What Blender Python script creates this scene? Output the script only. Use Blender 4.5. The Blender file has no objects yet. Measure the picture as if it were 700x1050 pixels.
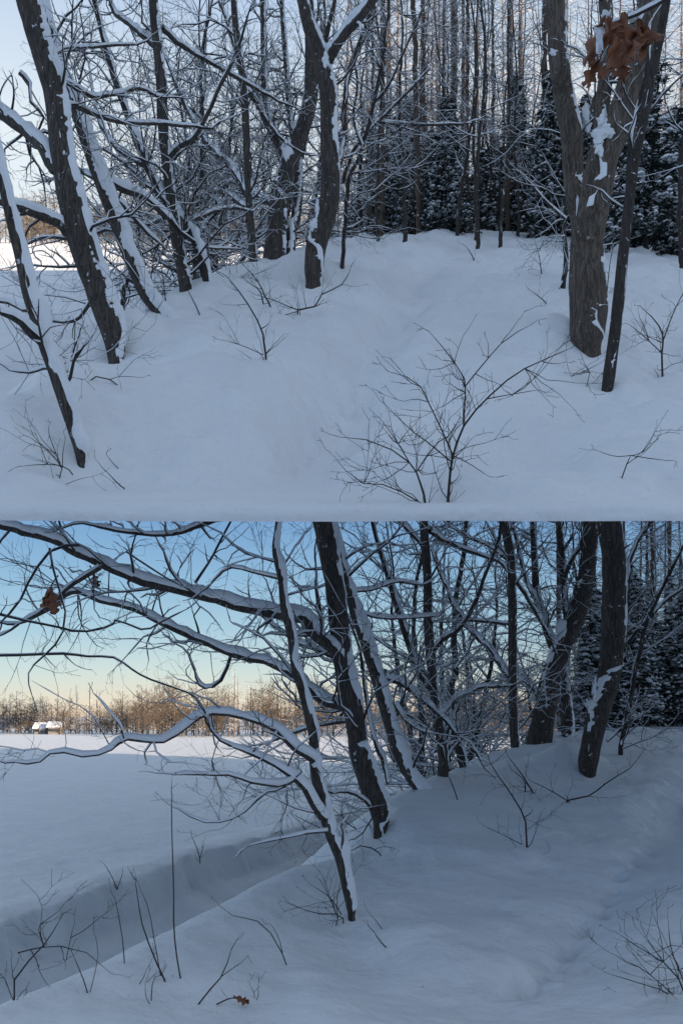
import bpy, math, random
import numpy as np
from mathutils import Vector, noise

R = math.radians
SC = bpy.context.scene
COL = SC.collection
random.seed(7)
RNG = np.random.default_rng(7)

# ------------------------------------------------------------------ camera
F = 900.0            # focal length in photograph pixels
HZ = 735.0           # row of the true horizon
cam_d = bpy.data.cameras.new('camera')
cam = bpy.data.objects.new('camera', cam_d); COL.objects.link(cam)
cam.location = (0, 0, 0); cam.rotation_euler = (R(90), 0, 0)
cam_d.sensor_fit = 'VERTICAL'; cam_d.sensor_height = 36; cam_d.lens = 36 * F / 1050
cam_d.shift_y = (HZ - 525) / 1050
cam_d.clip_end = 9000; cam_d.clip_start = .05
SC.camera = cam

# ------------------------------------------------------------------ world, sun, exposure
SUN_EL, SUN_ROT = R(10.5), R(135)
w = bpy.data.worlds.new('World'); SC.world = w; w.use_nodes = True
nt = w.node_tree; nt.nodes.clear()
N = nt.nodes.new; L = nt.links.new
out = N('ShaderNodeOutputWorld'); bg = N('ShaderNodeBackground'); bg.inputs[1].default_value = .095
sky = N('ShaderNodeTexSky'); sky.sky_type = 'NISHITA'; sky.sun_disc = False
sky.sun_elevation = SUN_EL; sky.sun_rotation = SUN_ROT; sky.air_density = 1.0; sky.dust_density = .6; sky.ozone_density = 2.0
geo = N('ShaderNodeTexCoord'); sep = N('ShaderNodeSeparateXYZ'); L(geo.outputs['Generated'], sep.inputs[0])
# thin pale haze near the horizon and a veil of high cloud between 24 and 40 degrees
nz = N('ShaderNodeTexNoise'); nz.inputs['Scale'].default_value = 2.2; nz.inputs['Detail'].default_value = 4
L(geo.outputs['Generated'], nz.inputs['Vector'])
ma = N('ShaderNodeMath'); ma.operation = 'MULTIPLY_ADD'; L(nz.outputs[0], ma.inputs[0]); ma.inputs[1].default_value = .05; ma.inputs[2].default_value = -.025
md = N('ShaderNodeMath'); md.operation = 'ADD'; L(sep.outputs[2], md.inputs[0]); L(ma.outputs[0], md.inputs[1])
rp = N('ShaderNodeValToRGB'); L(md.outputs[0], rp.inputs[0])
def ramp(rp, stops):
    e = rp.color_ramp.elements
    while len(e) > 1: e.remove(e[-1])
    e[0].position = stops[0][0]; e[0].color = stops[0][1]
    for p, c in stops[1:]:
        k = e.new(p); k.color = c
g = lambda v: (v, v, v, 1)
ramp(rp, [(0, (.66, .54, .43, 1)), (.015, (.60, .56, .48, 1)), (.045, (.45, .54, .55, 1)), (.09, (.28, .43, .54, 1)), (.15, (.19, .34, .50, 1)), (.21, (.12, .25, .45, 1)), (.30, (.16, .31, .52, 1)), (.43, (.68, .74, .76, 1)),
          (.54, (.68, .74, .77, 1)), (.63, (.44, .55, .70, 1)), (.72, (.27, .39, .58, 1)), (1, (.27, .33, .42, 1))])
sc_ = N('ShaderNodeVectorMath'); sc_.operation = 'SCALE'; mr = N('ShaderNodeMapRange'); mr.interpolation_type = 'SMOOTHSTEP'; L(sep.outputs[1], mr.inputs[0]); mr.inputs[1].default_value = -.15; mr.inputs[2].default_value = .55
rpb = N('ShaderNodeValToRGB'); L(md.outputs[0], rpb.inputs[0]); ramp(rpb, [(0, (.16, .30, .56, 1)), (.3, (.19, .33, .57, 1)), (.6, (.30, .365, .47, 1)), (1, (.29, .345, .43, 1))])
mxb = N('ShaderNodeMixRGB'); L(mr.outputs[0], mxb.inputs[0]); L(rpb.outputs[0], mxb.inputs[1]); L(rp.outputs[0], mxb.inputs[2])
L(mxb.outputs[0], sc_.inputs[0]); sc_.inputs['Scale'].default_value = 8.6
mx2 = N('ShaderNodeMixRGB'); mx2.inputs[0].default_value = .82; L(sky.outputs[0], mx2.inputs[1]); L(sc_.outputs[0], mx2.inputs[2])
L(mx2.outputs[0], bg.inputs[0]); L(bg.outputs[0], out.inputs[0])

sd = bpy.data.lights.new('sun', 'SUN'); sd.energy = 5.0; sd.angle = R(.6); sd.color = (1, .79, .58)
sun = bpy.data.objects.new('sun', sd); COL.objects.link(sun)
sdir = Vector((math.sin(SUN_ROT) * math.cos(SUN_EL), math.cos(SUN_ROT) * math.cos(SUN_EL), math.sin(SUN_EL)))
sun.rotation_euler = sdir.to_track_quat('Z', 'Y').to_euler()
sun.location = (30, -30, 30)
SC.view_settings.view_transform = 'Standard'; SC.view_settings.look = 'None'
SC.view_settings.exposure = 0.74; SC.view_settings.gamma = 1
SC.cycles.max_bounces = 6; SC.cycles.diffuse_bounces = 4; SC.cycles.use_adaptive_sampling = True
SC.cycles.use_denoising = True

# ------------------------------------------------------------------ materials
def mat(name, rough=.8):
    m = bpy.data.materials.new(name); m.use_nodes = True
    b = m.node_tree.nodes['Principled BSDF']; b.inputs['Roughness'].default_value = rough
    return m, m.node_tree, b
def nd(t, k, **kw):
    n = t.nodes.new(k)
    for a, v in kw.items():
        if a in n.inputs: n.inputs[a].default_value = v
        else: setattr(n, a, v)
    return n
def bark(name, c1, c2, scale=1.0, snow=.0, lich=None):
    m, t, b = mat(name, .9)
    tc = nd(t, 'ShaderNodeTexCoord'); mp = nd(t, 'ShaderNodeMapping'); mp.inputs['Scale'].default_value = (36 * scale, 36 * scale, 5.5 * scale)
    t.links.new(tc.outputs['Object'], mp.inputs[0])
    v = nd(t, 'ShaderNodeTexVoronoi', Scale=1.0); v.feature = 'DISTANCE_TO_EDGE'; n1 = nd(t, 'ShaderNodeTexNoise', Scale=1.3, Detail=6.0)
    mxv = nd(t, 'ShaderNodeMixRGB'); mxv.inputs[0].default_value = .42
    t.links.new(mp.outputs[0], n1.inputs['Vector']); t.links.new(mp.outputs[0], mxv.inputs[1]); t.links.new(n1.outputs[1], mxv.inputs[2])
    t.links.new(mxv.outputs[0], v.inputs['Vector'])
    mp2 = nd(t, 'ShaderNodeMapping'); mp2.inputs['Scale'].default_value = (26 * scale, 26 * scale, 3.2 * scale); t.links.new(tc.outputs['Object'], mp2.inputs[0])
    nr = nd(t, 'ShaderNodeTexNoise', Scale=1.0, Detail=5.0, Roughness=.6, Distortion=.6); t.links.new(mp2.outputs[0], nr.inputs['Vector'])
    s1 = nd(t, 'ShaderNodeMath', operation='SUBTRACT'); t.links.new(nr.outputs[0], s1.inputs[0]); s1.inputs[1].default_value = .5
    ab = nd(t, 'ShaderNodeMath', operation='ABSOLUTE'); t.links.new(s1.outputs[0], ab.inputs[0])
    mul = nd(t, 'ShaderNodeMath', operation='MULTIPLY_ADD'); t.links.new(ab.outputs[0], mul.inputs[0]); mul.inputs[1].default_value = 8.0
    v3 = nd(t, 'ShaderNodeMath', operation='MULTIPLY'); t.links.new(v.outputs[0], v3.inputs[0]); v3.inputs[1].default_value = .7
    t.links.new(v3.outputs[0], mul.inputs[2]); mul.use_clamp = True
    add = nd(t, 'ShaderNodeMath', operation='MULTIPLY'); t.links.new(mul.outputs[0], add.inputs[0]); t.links.new(n1.outputs[0], add.inputs[1])
    cr = nd(t, 'ShaderNodeValToRGB'); t.links.new(add.outputs[0], cr.inputs[0])
    ramp(cr, [(0, c1 + (1,)), (.25, tuple((a + 2 * d) / 3 for a, d in zip(c1, c2)) + (1,)), (.6, c2 + (1,))])
    colr = cr.outputs[0]
    if snow:
        n2 = nd(t, 'ShaderNodeTexNoise', Scale=13.0, Detail=5.0, Roughness=.7); t.links.new(tc.outputs['Object'], n2.inputs['Vector'])
        c2r = nd(t, 'ShaderNodeValToRGB'); t.links.new(n2.outputs[0], c2r.inputs[0]); ramp(c2r, [(0, g(0)), (.70 - snow, g(0)), (.72 - snow, g(1))])
        mm = nd(t, 'ShaderNodeMixRGB'); t.links.new(c2r.outputs[0], mm.inputs[0]); t.links.new(colr, mm.inputs[1]); mm.inputs[2].default_value = (.78, .80, .84, 1)
        colr = mm.outputs[0]
    t.links.new(colr, b.inputs['Base Color'])
    bp = nd(t, 'ShaderNodeBump', Strength=.9, Distance=.02); t.links.new(add.outputs[0], bp.inputs['Height']); t.links.new(bp.outputs[0], b.inputs['Normal'])
    return m
def flat(name, c, c2=None, sc=6, rough=.85):
    m, t, b = mat(name, rough)
    tc = nd(t, 'ShaderNodeTexCoord'); n1 = nd(t, 'ShaderNodeTexNoise', Scale=float(sc), Detail=4.0); t.links.new(tc.outputs['Object'], n1.inputs['Vector'])
    cr = nd(t, 'ShaderNodeValToRGB'); t.links.new(n1.outputs[0], cr.inputs[0]); ramp(cr, [(.3, c + (1,)), (.7, (c2 or c) + (1,))])
    t.links.new(cr.outputs[0], b.inputs['Base Color'])
    return m
def snowmat(name, bumps, col=(.84, .86, .89)):
    m, t, b = mat(name, .55)
    b.inputs['Base Color'].default_value = col + (1,)
    b.inputs['Specular IOR Level'].default_value = .25
    tc = nd(t, 'ShaderNodeTexCoord'); prev = None
    for sc, st, stretch in bumps:
        mp = nd(t, 'ShaderNodeMapping'); mp.inputs['Scale'].default_value = stretch
        t.links.new(tc.outputs['Object'], mp.inputs[0])
        n1 = nd(t, 'ShaderNodeTexNoise', Scale=sc, Detail=5.0, Roughness=.55); t.links.new(mp.outputs[0], n1.inputs['Vector'])
        bp = nd(t, 'ShaderNodeBump', Strength=1.0, Distance=st); t.links.new(n1.outputs[0], bp.inputs['Height'])
        if prev: t.links.new(prev.outputs[0], bp.inputs['Normal'])
        prev = bp
    t.links.new(prev.outputs[0], b.inputs['Normal'])
    return m
M_snow = snowmat('snow_ground', [(1.3, .15, (1, 1, 1)), (5.0, .020, (1, 1, 1)), (24.0, .006, (1, 1, 1)), (110.0, .0018, (1, 1, 1))])
def specks(m):
    t = m.node_tree; b = t.nodes['Principled BSDF']; tc = nd(t, 'ShaderNodeTexCoord')
    v = nd(t, 'ShaderNodeTexVoronoi', Scale=7.0); v.inputs['Randomness'].default_value = 1; t.links.new(tc.outputs['Object'], v.inputs['Vector'])
    n_ = nd(t, 'ShaderNodeTexNoise', Scale=1.1, Detail=3.0); t.links.new(tc.outputs['Object'], n_.inputs['Vector'])
    th = nd(t, 'ShaderNodeMath', operation='MULTIPLY_ADD'); t.links.new(n_.outputs[0], th.inputs[0]); th.inputs[1].default_value = .22; th.inputs[2].default_value = -.10
    lt = nd(t, 'ShaderNodeMath', operation='LESS_THAN'); t.links.new(v.outputs['Distance'], lt.inputs[0]); t.links.new(th.outputs[0], lt.inputs[1])
    n2 = nd(t, 'ShaderNodeTexNoise', Scale=.8, Detail=4.0); t.links.new(tc.outputs['Object'], n2.inputs['Vector'])
    cr = nd(t, 'ShaderNodeValToRGB'); t.links.new(n2.outputs[0], cr.inputs[0]); ramp(cr, [(.3, (.80, .815, .835, 1)), (.65, (.87, .885, .90, 1))])
    mm = nd(t, 'ShaderNodeMixRGB'); t.links.new(lt.outputs[0], mm.inputs[0]); t.links.new(cr.outputs[0], mm.inputs[1]); mm.inputs[2].default_value = (.16, .13, .11, 1)
    t.links.new(mm.outputs[0], b.inputs['Base Color'])
specks(M_snow)
M_field = M_snow
M_bsnow = snowmat('snow_on_branches', [(30.0, .006, (1, 1, 1)), (120., .002, (1, 1, 1))])
M_bark = bark('bark_furrowed_oak', (.018, .015, .013), (.105, .088, .074), 1.0, .05)
M_bark2 = bark('bark_thin_tree', (.016, .014, .012), (.070, .058, .050), 1.5, .05)
M_barkR = bark('bark_brown_oak', (.030, .024, .019), (.165, .130, .102), .9, .03)
M_earth = flat('blue_bounce_earth', (.30, .36, .46), (.46, .54, .64), 2)  # unseen shelf underside, tinted pale blue to bounce cool light below
M_twig = flat('twig_bark', (.020, .017, .016), (.045, .036, .031), 4)
M_larch = flat('larch_bark_brown', (.060, .040, .028), (.115, .075, .05), 2)
M_farwood = flat('far_bare_wood', (.10, .075, .055), (.17, .13, .095), 3)
M_needle = flat('spruce_needles', (.012, .022, .018), (.030, .046, .034), 3)
M_leaf = flat('dead_oak_leaf', (.11, .036, .016), (.27, .10, .042), 26, .6)
M_wall = flat('house_wall', (.24, .22, .20), (.30, .27, .24), 3)
M_roofm = flat('house_roof', (.25, .2, .17), (.3, .25, .2), 3)
M_glass = flat('window_glass', (.05, .06, .07), None, 1, .1)

# ------------------------------------------------------------------ mesh helpers
class MB:
    def __init__(s): s.v = []; s.f = []; s.n = 0
    def add(s, v, f):
        if len(v) == 0: return
        s.v.append(np.asarray(v, float).reshape(-1, 3)); s.f.append(np.asarray(f, int).reshape(-1, 4) + s.n); s.n += len(s.v[-1])
    def build(s, name, m, parent=None, origin=None, smooth=True):
        me = bpy.data.meshes.new(name)
        v = np.concatenate(s.v) if s.v else np.zeros((0, 3)); f = np.concatenate(s.f) if s.f else np.zeros((0, 4), int)
        if origin is not None: v = v - np.array(origin)
        me.vertices.add(len(v)); me.vertices.foreach_set('co', v.ravel().astype(np.float32))
        me.loops.add(f.size); me.loops.foreach_set('vertex_index', f.ravel().astype(np.int32))
        me.polygons.add(len(f)); me.polygons.foreach_set('loop_start', np.arange(0, f.size, 4, dtype=np.int32))
        me.polygons.foreach_set('loop_total', np.full(len(f), 4, np.int32))
        me.update(calc_edges=True); me.validate()
        me.polygons.foreach_set('use_smooth', np.full(len(me.polygons), smooth))
        me.materials.append(m)
        o = bpy.data.objects.new(name, me); COL.objects.link(o)
        if parent: o.parent = parent
        elif origin is not None: o.location = origin
        return o
    def box(s, x0, x1, y0, y1, z0, z1):
        v = [(x, y, z) for z in (z0, z1) for y in (y0, y1) for x in (x0, x1)]
        s.add(v, [(0, 2, 3, 1), (4, 5, 7, 6), (0, 1, 5, 4), (2, 6, 7, 3), (0, 4, 6, 2), (1, 3, 7, 5)])
def grid_faces(n, m, closed=False):
    i, j = np.meshgrid(np.arange(n - 1), np.arange(m if closed else m - 1), indexing='ij')
    j2 = (j + 1) % m
    return np.stack([i * m + j, i * m + j2, (i + 1) * m + j2, (i + 1) * m + j], -1).reshape(-1, 4)
def empty(name, loc, label=None, cat=None, group=None):
    o = bpy.data.objects.new(name, None); COL.objects.link(o); o.location = loc; o.empty_display_size = .2
    if label: o['label'] = label
    if cat: o['category'] = cat
    if group: o['group'] = group
    return o
def norm(a): return a / np.maximum(np.linalg.norm(a, axis=-1, keepdims=True), 1e-9)
def P(x, y, D): return np.array([(x - 350) / F * D, D, (HZ - y) / F * D])
def sstep(a, b, x):
    t = np.clip((x - a) / (b - a), 0, 1); return t * t * (3 - 2 * t)

# lattice value noise, vectorised
_perm = RNG.random((256, 256))
def vnoise(x, y):
    xi = np.floor(x).astype(int); yi = np.floor(y).astype(int); fx = x - xi; fy = y - yi
    fx = fx * fx * (3 - 2 * fx); fy = fy * fy * (3 - 2 * fy)
    a = _perm[xi % 256, yi % 256]; b = _perm[(xi + 1) % 256, yi % 256]; c = _perm[xi % 256, (yi + 1) % 256]; d = _perm[(xi + 1) % 256, (yi + 1) % 256]
    return (a * (1 - fx) + b * fx) * (1 - fy) + (c * (1 - fx) + d * fx) * fy - .5
def fbm(x, y, o=4):
    s = 0; a = 1.
    for k in range(o): s = s + a * vnoise(x * 2 ** k + 17 * k, y * 2 ** k + 5 * k); a *= .5
    return s

# ------------------------------------------------------------------ terrain of the two places
class RBF:
    def __init__(s, pts, vals):
        s.p = np.array(pts, float); n = len(pts)
        r = np.linalg.norm(s.p[:, None] - s.p[None], axis=-1)
        K = s.phi(r) + 1e-4 * np.eye(n); A = np.zeros((n + 3, n + 3)); A[:n, :n] = K
        Q = np.c_[np.ones(n), s.p]; A[:n, n:] = Q; A[n:, :n] = Q.T
        s.w = np.linalg.solve(A, np.r_[vals, 0, 0, 0])
    def phi(s, r): return r * r * np.log(np.maximum(r, 1e-6))
    def __call__(s, q):
        out = np.empty(len(q))
        for i in range(0, len(q), 20000):
            c = q[i:i + 20000]; r = np.linalg.norm(c[:, None] - s.p[None], axis=-1)
            out[i:i + 20000] = s.phi(r) @ s.w[:-3] + s.w[-3] + c @ s.w[-2:]
        return out
class Place:
    """ground of one place; `lift` is the rise per metre of the upper shelf"""
    def __init__(s, hz, ctrl, ridge, edge, zfield, chan, lift, dents, mounds):
        s.amp = 2.1 if lift else .75; s.lift = lift; s.zf = zfield; s.chan = chan; s.edge = edge
        pts = []; vals = []
        for x, y, D in ctrl:
            pts.append(((x - 350) / F * 2.2, math.log(D))); vals.append((hz - y) / F * D)
        s.rbf = RBF(pts, np.array(vals)); s.hz = hz
        s.rw = np.array([math.log(D) for x, y, D in ridge]); s.ru = np.array([(x - 350) / F for x, y, D in ridge])
        s.dents = []; s.mounds = []
        for x, y, rad, dep in dents: s.dents.append((x, y, rad, dep))
        s.mounds = mounds
        s.feat = []
    def near(s, X, Y):
        Yc = np.clip(Y, 3.5, 26.0); u = X / np.maximum(Y, 3.5)
        u = np.clip(u, -.55, .55)
        z = s.rbf(np.stack([u * 2.2, np.log(Yc)], -1).reshape(-1, 2)).reshape(X.shape)
        z = np.clip(z, -2.3, .4)
        k = sstep(22, 34, Y); z = z * (1 - k) + (-.25) * k
        k2 = sstep(3.6, 1.0, Y); z = z * (1 - k2) + (-1.65) * k2
        return z
    def base(s, X, Y):
        ur = np.interp(np.log(np.maximum(Y, 1.)), s.rw, s.ru)
        xr = ur * np.maximum(Y, 1.0)
        d = xr - X + .12 * fbm(Y * .8, X * 0 + 3, 2) * np.minimum(Y / 8, 1)
        dd = np.maximum(d, 0)
        z = s.near(np.maximum(X, xr), Y)
        drop = (np.sqrt(dd ** 2 + .5 ** 2) - .5) * .95
        zn = z - drop
        xe = np.interp(Y, [p[1] for p in s.edge], [p[0] for p in s.edge])
        e = X - xe + .5 * fbm(X * .35, Y * .35, 3)
        e = e + .35 * fbm(X * 1.3 + 7, Y * 1.3, 3)
        zf = s.zf - s.chan * (.45 * sstep(-.05, .7, e) + .55 * sstep(.2, 3.2, e)) * sstep(60, 40, Y) + .16 * np.exp(-((e + .7) / .9) ** 2) * sstep(60, 40, Y) + .10 * fbm(X * .12, Y * .12, 3)
        k = .25
        h = np.clip(.5 + .5 * (zn - zf) / k, 0, 1)
        zz = zf * (1 - h) + zn * h + k * h * (1 - h)
        return zz, sstep(.6, -.2, d)
    def __call__(s, X, Y, detail=True):
        X = np.asarray(X, float); Y = np.asarray(Y, float)
        z, nearw = s.base(X, Y)
        if detail:
            z = z + s.amp * nearw * (.20 * fbm(X * .7 + 9, Y * .7, 2) + .075 * fbm(X * 2.6, Y * 2.6 + 4, 3)) * sstep(2.0, 5, Y)
            z = z + (1 - nearw) * .02 * fbm(X * 1.2, Y * 1.2, 3)
            for fx, fy, rad, dep in s.feat:
                z = z + dep * np.exp(-((X - fx) ** 2 + (Y - fy) ** 2) / rad ** 2)
        z = z + s.lift * Y
        if s.lift:
            # the shelf's rim stays above its flat underside
            fl = 1.195 + .33 * (Y - 5); k = .07; m = sstep(10, 8, Y); h = np.clip(.5 + .5 * (z - fl) / k, 0, 1)
            z = z * (1 - m) + m * (fl * (1 - h) + z * h + k * h * (1 - h))
        return z
    def hit(s, x, y):
        D = np.exp(np.linspace(math.log(3.2), math.log(220), 1400))
        zr = (HZ - y) / F * D; g_ = s((x - 350) / F * D, D)
        k = np.nonzero(zr <= g_)[0]
        return float(D[k[0]]) if len(k) else 60.
    def foot(s, x, y):
        for dy in range(0, 40, 2):
            D = s.hit(x, y + dy)
            if D < 26: return D
        return 20.
    def at(s, x, y):
        D = s.hit(x, y); return (x - 350) / F * D, D
    def groove(s, pts, rad, dep, n=26):
        q = [s.at(x, y) for x, y in pts]
        for i in range(n):
            t = i / (n - 1) * (len(q) - 1); k = min(int(t), len(q) - 2); f = t - k
            s.feat.append((q[k][0] * (1 - f) + q[k + 1][0] * f, q[k][1] * (1 - f) + q[k + 1][1] * f, rad, dep))

LIFT = 500 / F
up_ctrl = [(350, 516, 5), (690, 516, 5), (20, 516, 5.1), (-60, 500, 5.3), (760, 500, 5.2), (350, 560, 4.2), (760, 580, 4.1), (-60, 580, 4.2), (85, 478, 6.2), (118, 376, 9.6), (270, 372, 9.5),
           (322, 291, 13.5), (602, 360, 10.6), (622, 401, 9.0), (578, 297, 14.6), (450, 330, 11.6), (430, 410, 8.4), (250, 440, 7.2), (180, 410, 8.2),
           (20, 424, 7.0), (-40, 450, 6.3), (105, 374, 9.5), (160, 322, 11.5), (210, 288, 13.8), (250, 272, 15.5), (300, 256, 19), (345, 245, 24), (430, 240, 30), (560, 243, 30), (690, 256, 26),
           (500, 262, 20), (430, 280, 16), (680, 320, 13.5), (690, 400, 8.9), (760, 420, 8.6), (760, 300, 15), (760, 262, 24), (640, 460, 6.8), (520, 450, 7.0)]
lo_ctrl = [(350, 1030, 5), (690, 1030, 5.1), (200, 1030, 5), (60, 1030, 4.7), (350, 1080, 4.2), (750, 1090, 4.1), (100, 1100, 4.0), (-50, 1050, 4.2), (362, 946, 7.0), (390, 860, 10.2),
           (541, 872, 9.2), (603, 796, 13.2), (690, 765, 16), (760, 780, 15), (640, 850, 10), (690, 910, 7.6), (760, 930, 7.4), (480, 930, 7.2), (430, 880, 8.8), (500, 820, 11.5),
           (40, 1028, 4.7), (130, 988, 5.4), (230, 938, 6.6), (340, 882, 8.6), (400, 836, 10.6), (430, 811, 11.8), (460, 793, 13.2), (560, 757, 18), (640, 746, 26), (690, 743, 30), (760, 742, 30)]
upper = Place(235, up_ctrl, [(-200, 520, 3.5), (-40, 455, 6.2), (20, 424, 7.0), (105, 374, 9.5), (158, 324, 11.4), (208, 288, 13.8), (250, 272, 15.5), (300, 256, 19), (345, 245, 24), (380, 240, 30), (400, 238, 60), (420, 237, 200)],
              [(-5.7, 5), (-5.7, 15.6), (-5.2, 20), (-3, 30), (2, 50)], -2.35, .10, LIFT, [], [])
lower = Place(735, lo_ctrl, [(-250, 1100, 3.0), (-40, 1060, 4.2), (40, 1028, 4.7), (130, 988, 5.4), (230, 938, 6.6), (340, 882, 8.6), (400, 836, 10.6), (460, 793, 13.2), (560, 757, 18), (640, 746, 26), (690, 742, 34), (720, 740, 60), (760, 738, 200)],
              [(-11, 5), (-7.3, 20), (-5.2, 27.6), (-.4, 39), (6, 55)], -4.6, 1.8, 0.0, [], [])
# animal track and the hollow it follows, trunk mounds
def track(pl, pts, n, seed):
    rr = random.Random(seed); q = [pl.at(x, y) for x, y in pts]; f0 = []
    for i in range(n):
        t = i / (n - 1) * (len(q) - 1.001); k = int(t); f = t - k
        f0.append((q[k][0] * (1 - f) + q[k + 1][0] * f + rr.uniform(-.05, .05) + (.05 if i % 2 else -.05), q[k][1] * (1 - f) + q[k + 1][1] * f, rr.uniform(.07, .095), -rr.uniform(.14, .20)))
    return f0
gu = [(285, 500), (330, 430), (365, 380), (405, 325), (425, 285), (440, 262)]
fu = track(upper, [(272, 490), (305, 450), (330, 412), (365, 368), (395, 330), (425, 285)], 30, 1)
gl = [(560, 1025), (600, 950), (650, 890), (690, 840), (720, 810)]
fl = track(lower, [(530, 1000), (565, 975), (600, 935), (625, 900), (660, 865)], 20, 2)
upper.groove(gu, .45, -.22, 26); lower.groove(gl, .42, -.07, 24)
upper.feat += fu; lower.feat += fl
def mound(pl, x, y, rad, h):
    X, Y = pl.at(x, y); pl.feat.append((X, Y, rad, h))
for a in [(572, 352, .42, .34), (640, 392, .35, .12), (305, 280, .5, .34), (140, 345, .5, .16), (105, 470, .3, .1), (270, 378, .18, .08), (455, 505, .3, .05)]: mound(upper, *a)
for a in [(215, 400, 1.3, .22), (150, 440, .8, .12), (520, 400, 1.2, .14)]: mound(upper, *a)
for a in [(580, 785, .55, .34), (402, 850, .4, .16), (372, 938, .3, .1), (541, 880, .2, .08), (120, 1010, .25, .1)]: mound(lower, *a)
rr = random.Random(11)
for pl, y0, y1 in ((upper, 280, 515), (lower, 830, 1035)):
    for k in range(150):
        X, Y = pl.at(rr.uniform(10, 690), rr.uniform(y0, y1)); s_ = rr.uniform(.08, .42)
        pl.feat.append((X, Y, s_, rr.choice((-1, 1)) * s_ * rr.uniform(.06, .18)))

def struct(o): o['kind'] = 'structure'; return o
# upper shelf: a thick sheet of snow-covered land
def build_upper():
    nu, nw = 380, 520
    u = np.concatenate([np.linspace(-.50, -.445, 24), np.linspace(-.44, .49, nu - 48), np.linspace(.5, .9, 24)]); Yv = np.exp(np.concatenate([np.linspace(math.log(5.0), math.log(32), 440), np.linspace(math.log(32.5), math.log(175), nw - 440)]))
    U, Y = np.meshgrid(u, Yv, indexing='xy')
    lip = .03 * fbm(U * 9 + 40, U * 0 + 2, 3) * np.exp(-(Y - 5) / .6)
    Y2 = Y + lip; X = U * (Y2 + 1.2)
    Z = upper(X, Y2)
    flatk = np.exp(-((Y - 5) / .35) ** 2); Z = Z * (1 - flatk) + (P(350, 515, 1)[2] * Y2 + .012 * fbm(U * 14, Y * .5, 3)) * flatk - .012 * np.exp(-(Y - 5) / .03)
    m = MB(); m.add(np.stack([X, Y2, Z], -1), grid_faces(nw, nu)[:, ::-1])
    th = .105 + .05 * np.clip(Y - 5.02, 0, 100)
    zb = np.minimum(Z - .03, np.maximum(Z - th, 1.115 + .25 * (Y - 5)))
    top = np.stack([X, Y2, Z], -1); bot = np.stack([X, Y2 + np.where(Y < 5.001, .02, 0), zb], -1)[::6, ::6]
    b2 = np.stack([X, Y2, zb], -1)
    e = MB(); ii = np.unique(np.r_[np.arange(0, nw, 8), nw - 1]); jj = np.unique(np.r_[np.arange(0, nu, 8), nu - 1])
    bb = b2[ii][:, jj]; bb[1:, :, 2] += .25 * np.abs(fbm(bb[1:, :, 0] * .8, bb[1:, :, 1] * .8, 3)) * np.clip((bb[1:, :, 1] - 5.3) * .2, 0, 1); e.add(bb, grid_faces(len(ii), len(jj)))
    # rounded front lip and the side skirts
    t = np.linspace(0, 1, 7)[:, None, None]
    fr = top[0][None] * (1 - t) + b2[0][None] * t; fr[..., 1] -= (.028 * np.sin(np.pi * t[..., 0])) * (1 + .8 * fbm(u[None] * 30, t[..., 0] * 2, 2))
    m.add(fr, grid_faces(7, nu))
    for j in (0, -1):
        m.add(np.stack([top[:, j], b2[:, j]], 0), grid_faces(2, nw))
    m.add(np.stack([top[-1], b2[-1]], 0), grid_faces(2, nu))
    o = struct(m.build('snowy_upper_ground', M_snow)); e.build('earth', M_earth, o); return o
build_upper()
def shade_hill_z(X, Y):  # unseen hill added to keep the low sun off the near ground
    p = (X - Y) * .7071; q = (X + Y) * .7071
    h = 48 * np.exp(-((p - 62) / 24.) ** 2) * sstep(72, 47, q + 5 * fbm(p * .05, q * .05, 3)) * sstep(-130, -60, q)
    return h * (1 + .12 * fbm(X * .05, Y * .05, 4)) - .0
def lower_z(X, Y):
    z = lower(X, Y)
    far = sstep(260, 500, np.hypot(X, Y))
    front = sstep(-2, 1.0, Y)
    back = -1.65 + .1 * fbm(X * .3, Y * .3, 3)
    # behind and beside the camera the bank goes on, below an added sun-blocking hill
    z = z * front + back * (1 - front)
    z = z + far * 6 * fbm(X * .002, Y * .002, 3)
    return z + shade_hill_z(X, Y)
def build_lower():
    a = np.concatenate([np.linspace(-180, -32, 40), np.linspace(-31, 31, 400), np.linspace(32, 180, 40)])
    r = np.concatenate([[.3, 1.0, 1.8, 2.6], np.exp(np.linspace(math.log(3.2), math.log(42), 430)), np.exp(np.linspace(math.log(43), math.log(5000), 110))])
    A, Rr = np.meshgrid(np.radians(a), r, indexing='xy'); X = np.sin(A) * Rr; Y = np.cos(A) * Rr
    m = MB(); m.add(np.stack([X, Y, lower_z(X, Y)], -1), grid_faces(len(r), len(a))[:, ::-1])
    return struct(m.build('snowy_lower_ground', M_field))
build_lower()

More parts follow.
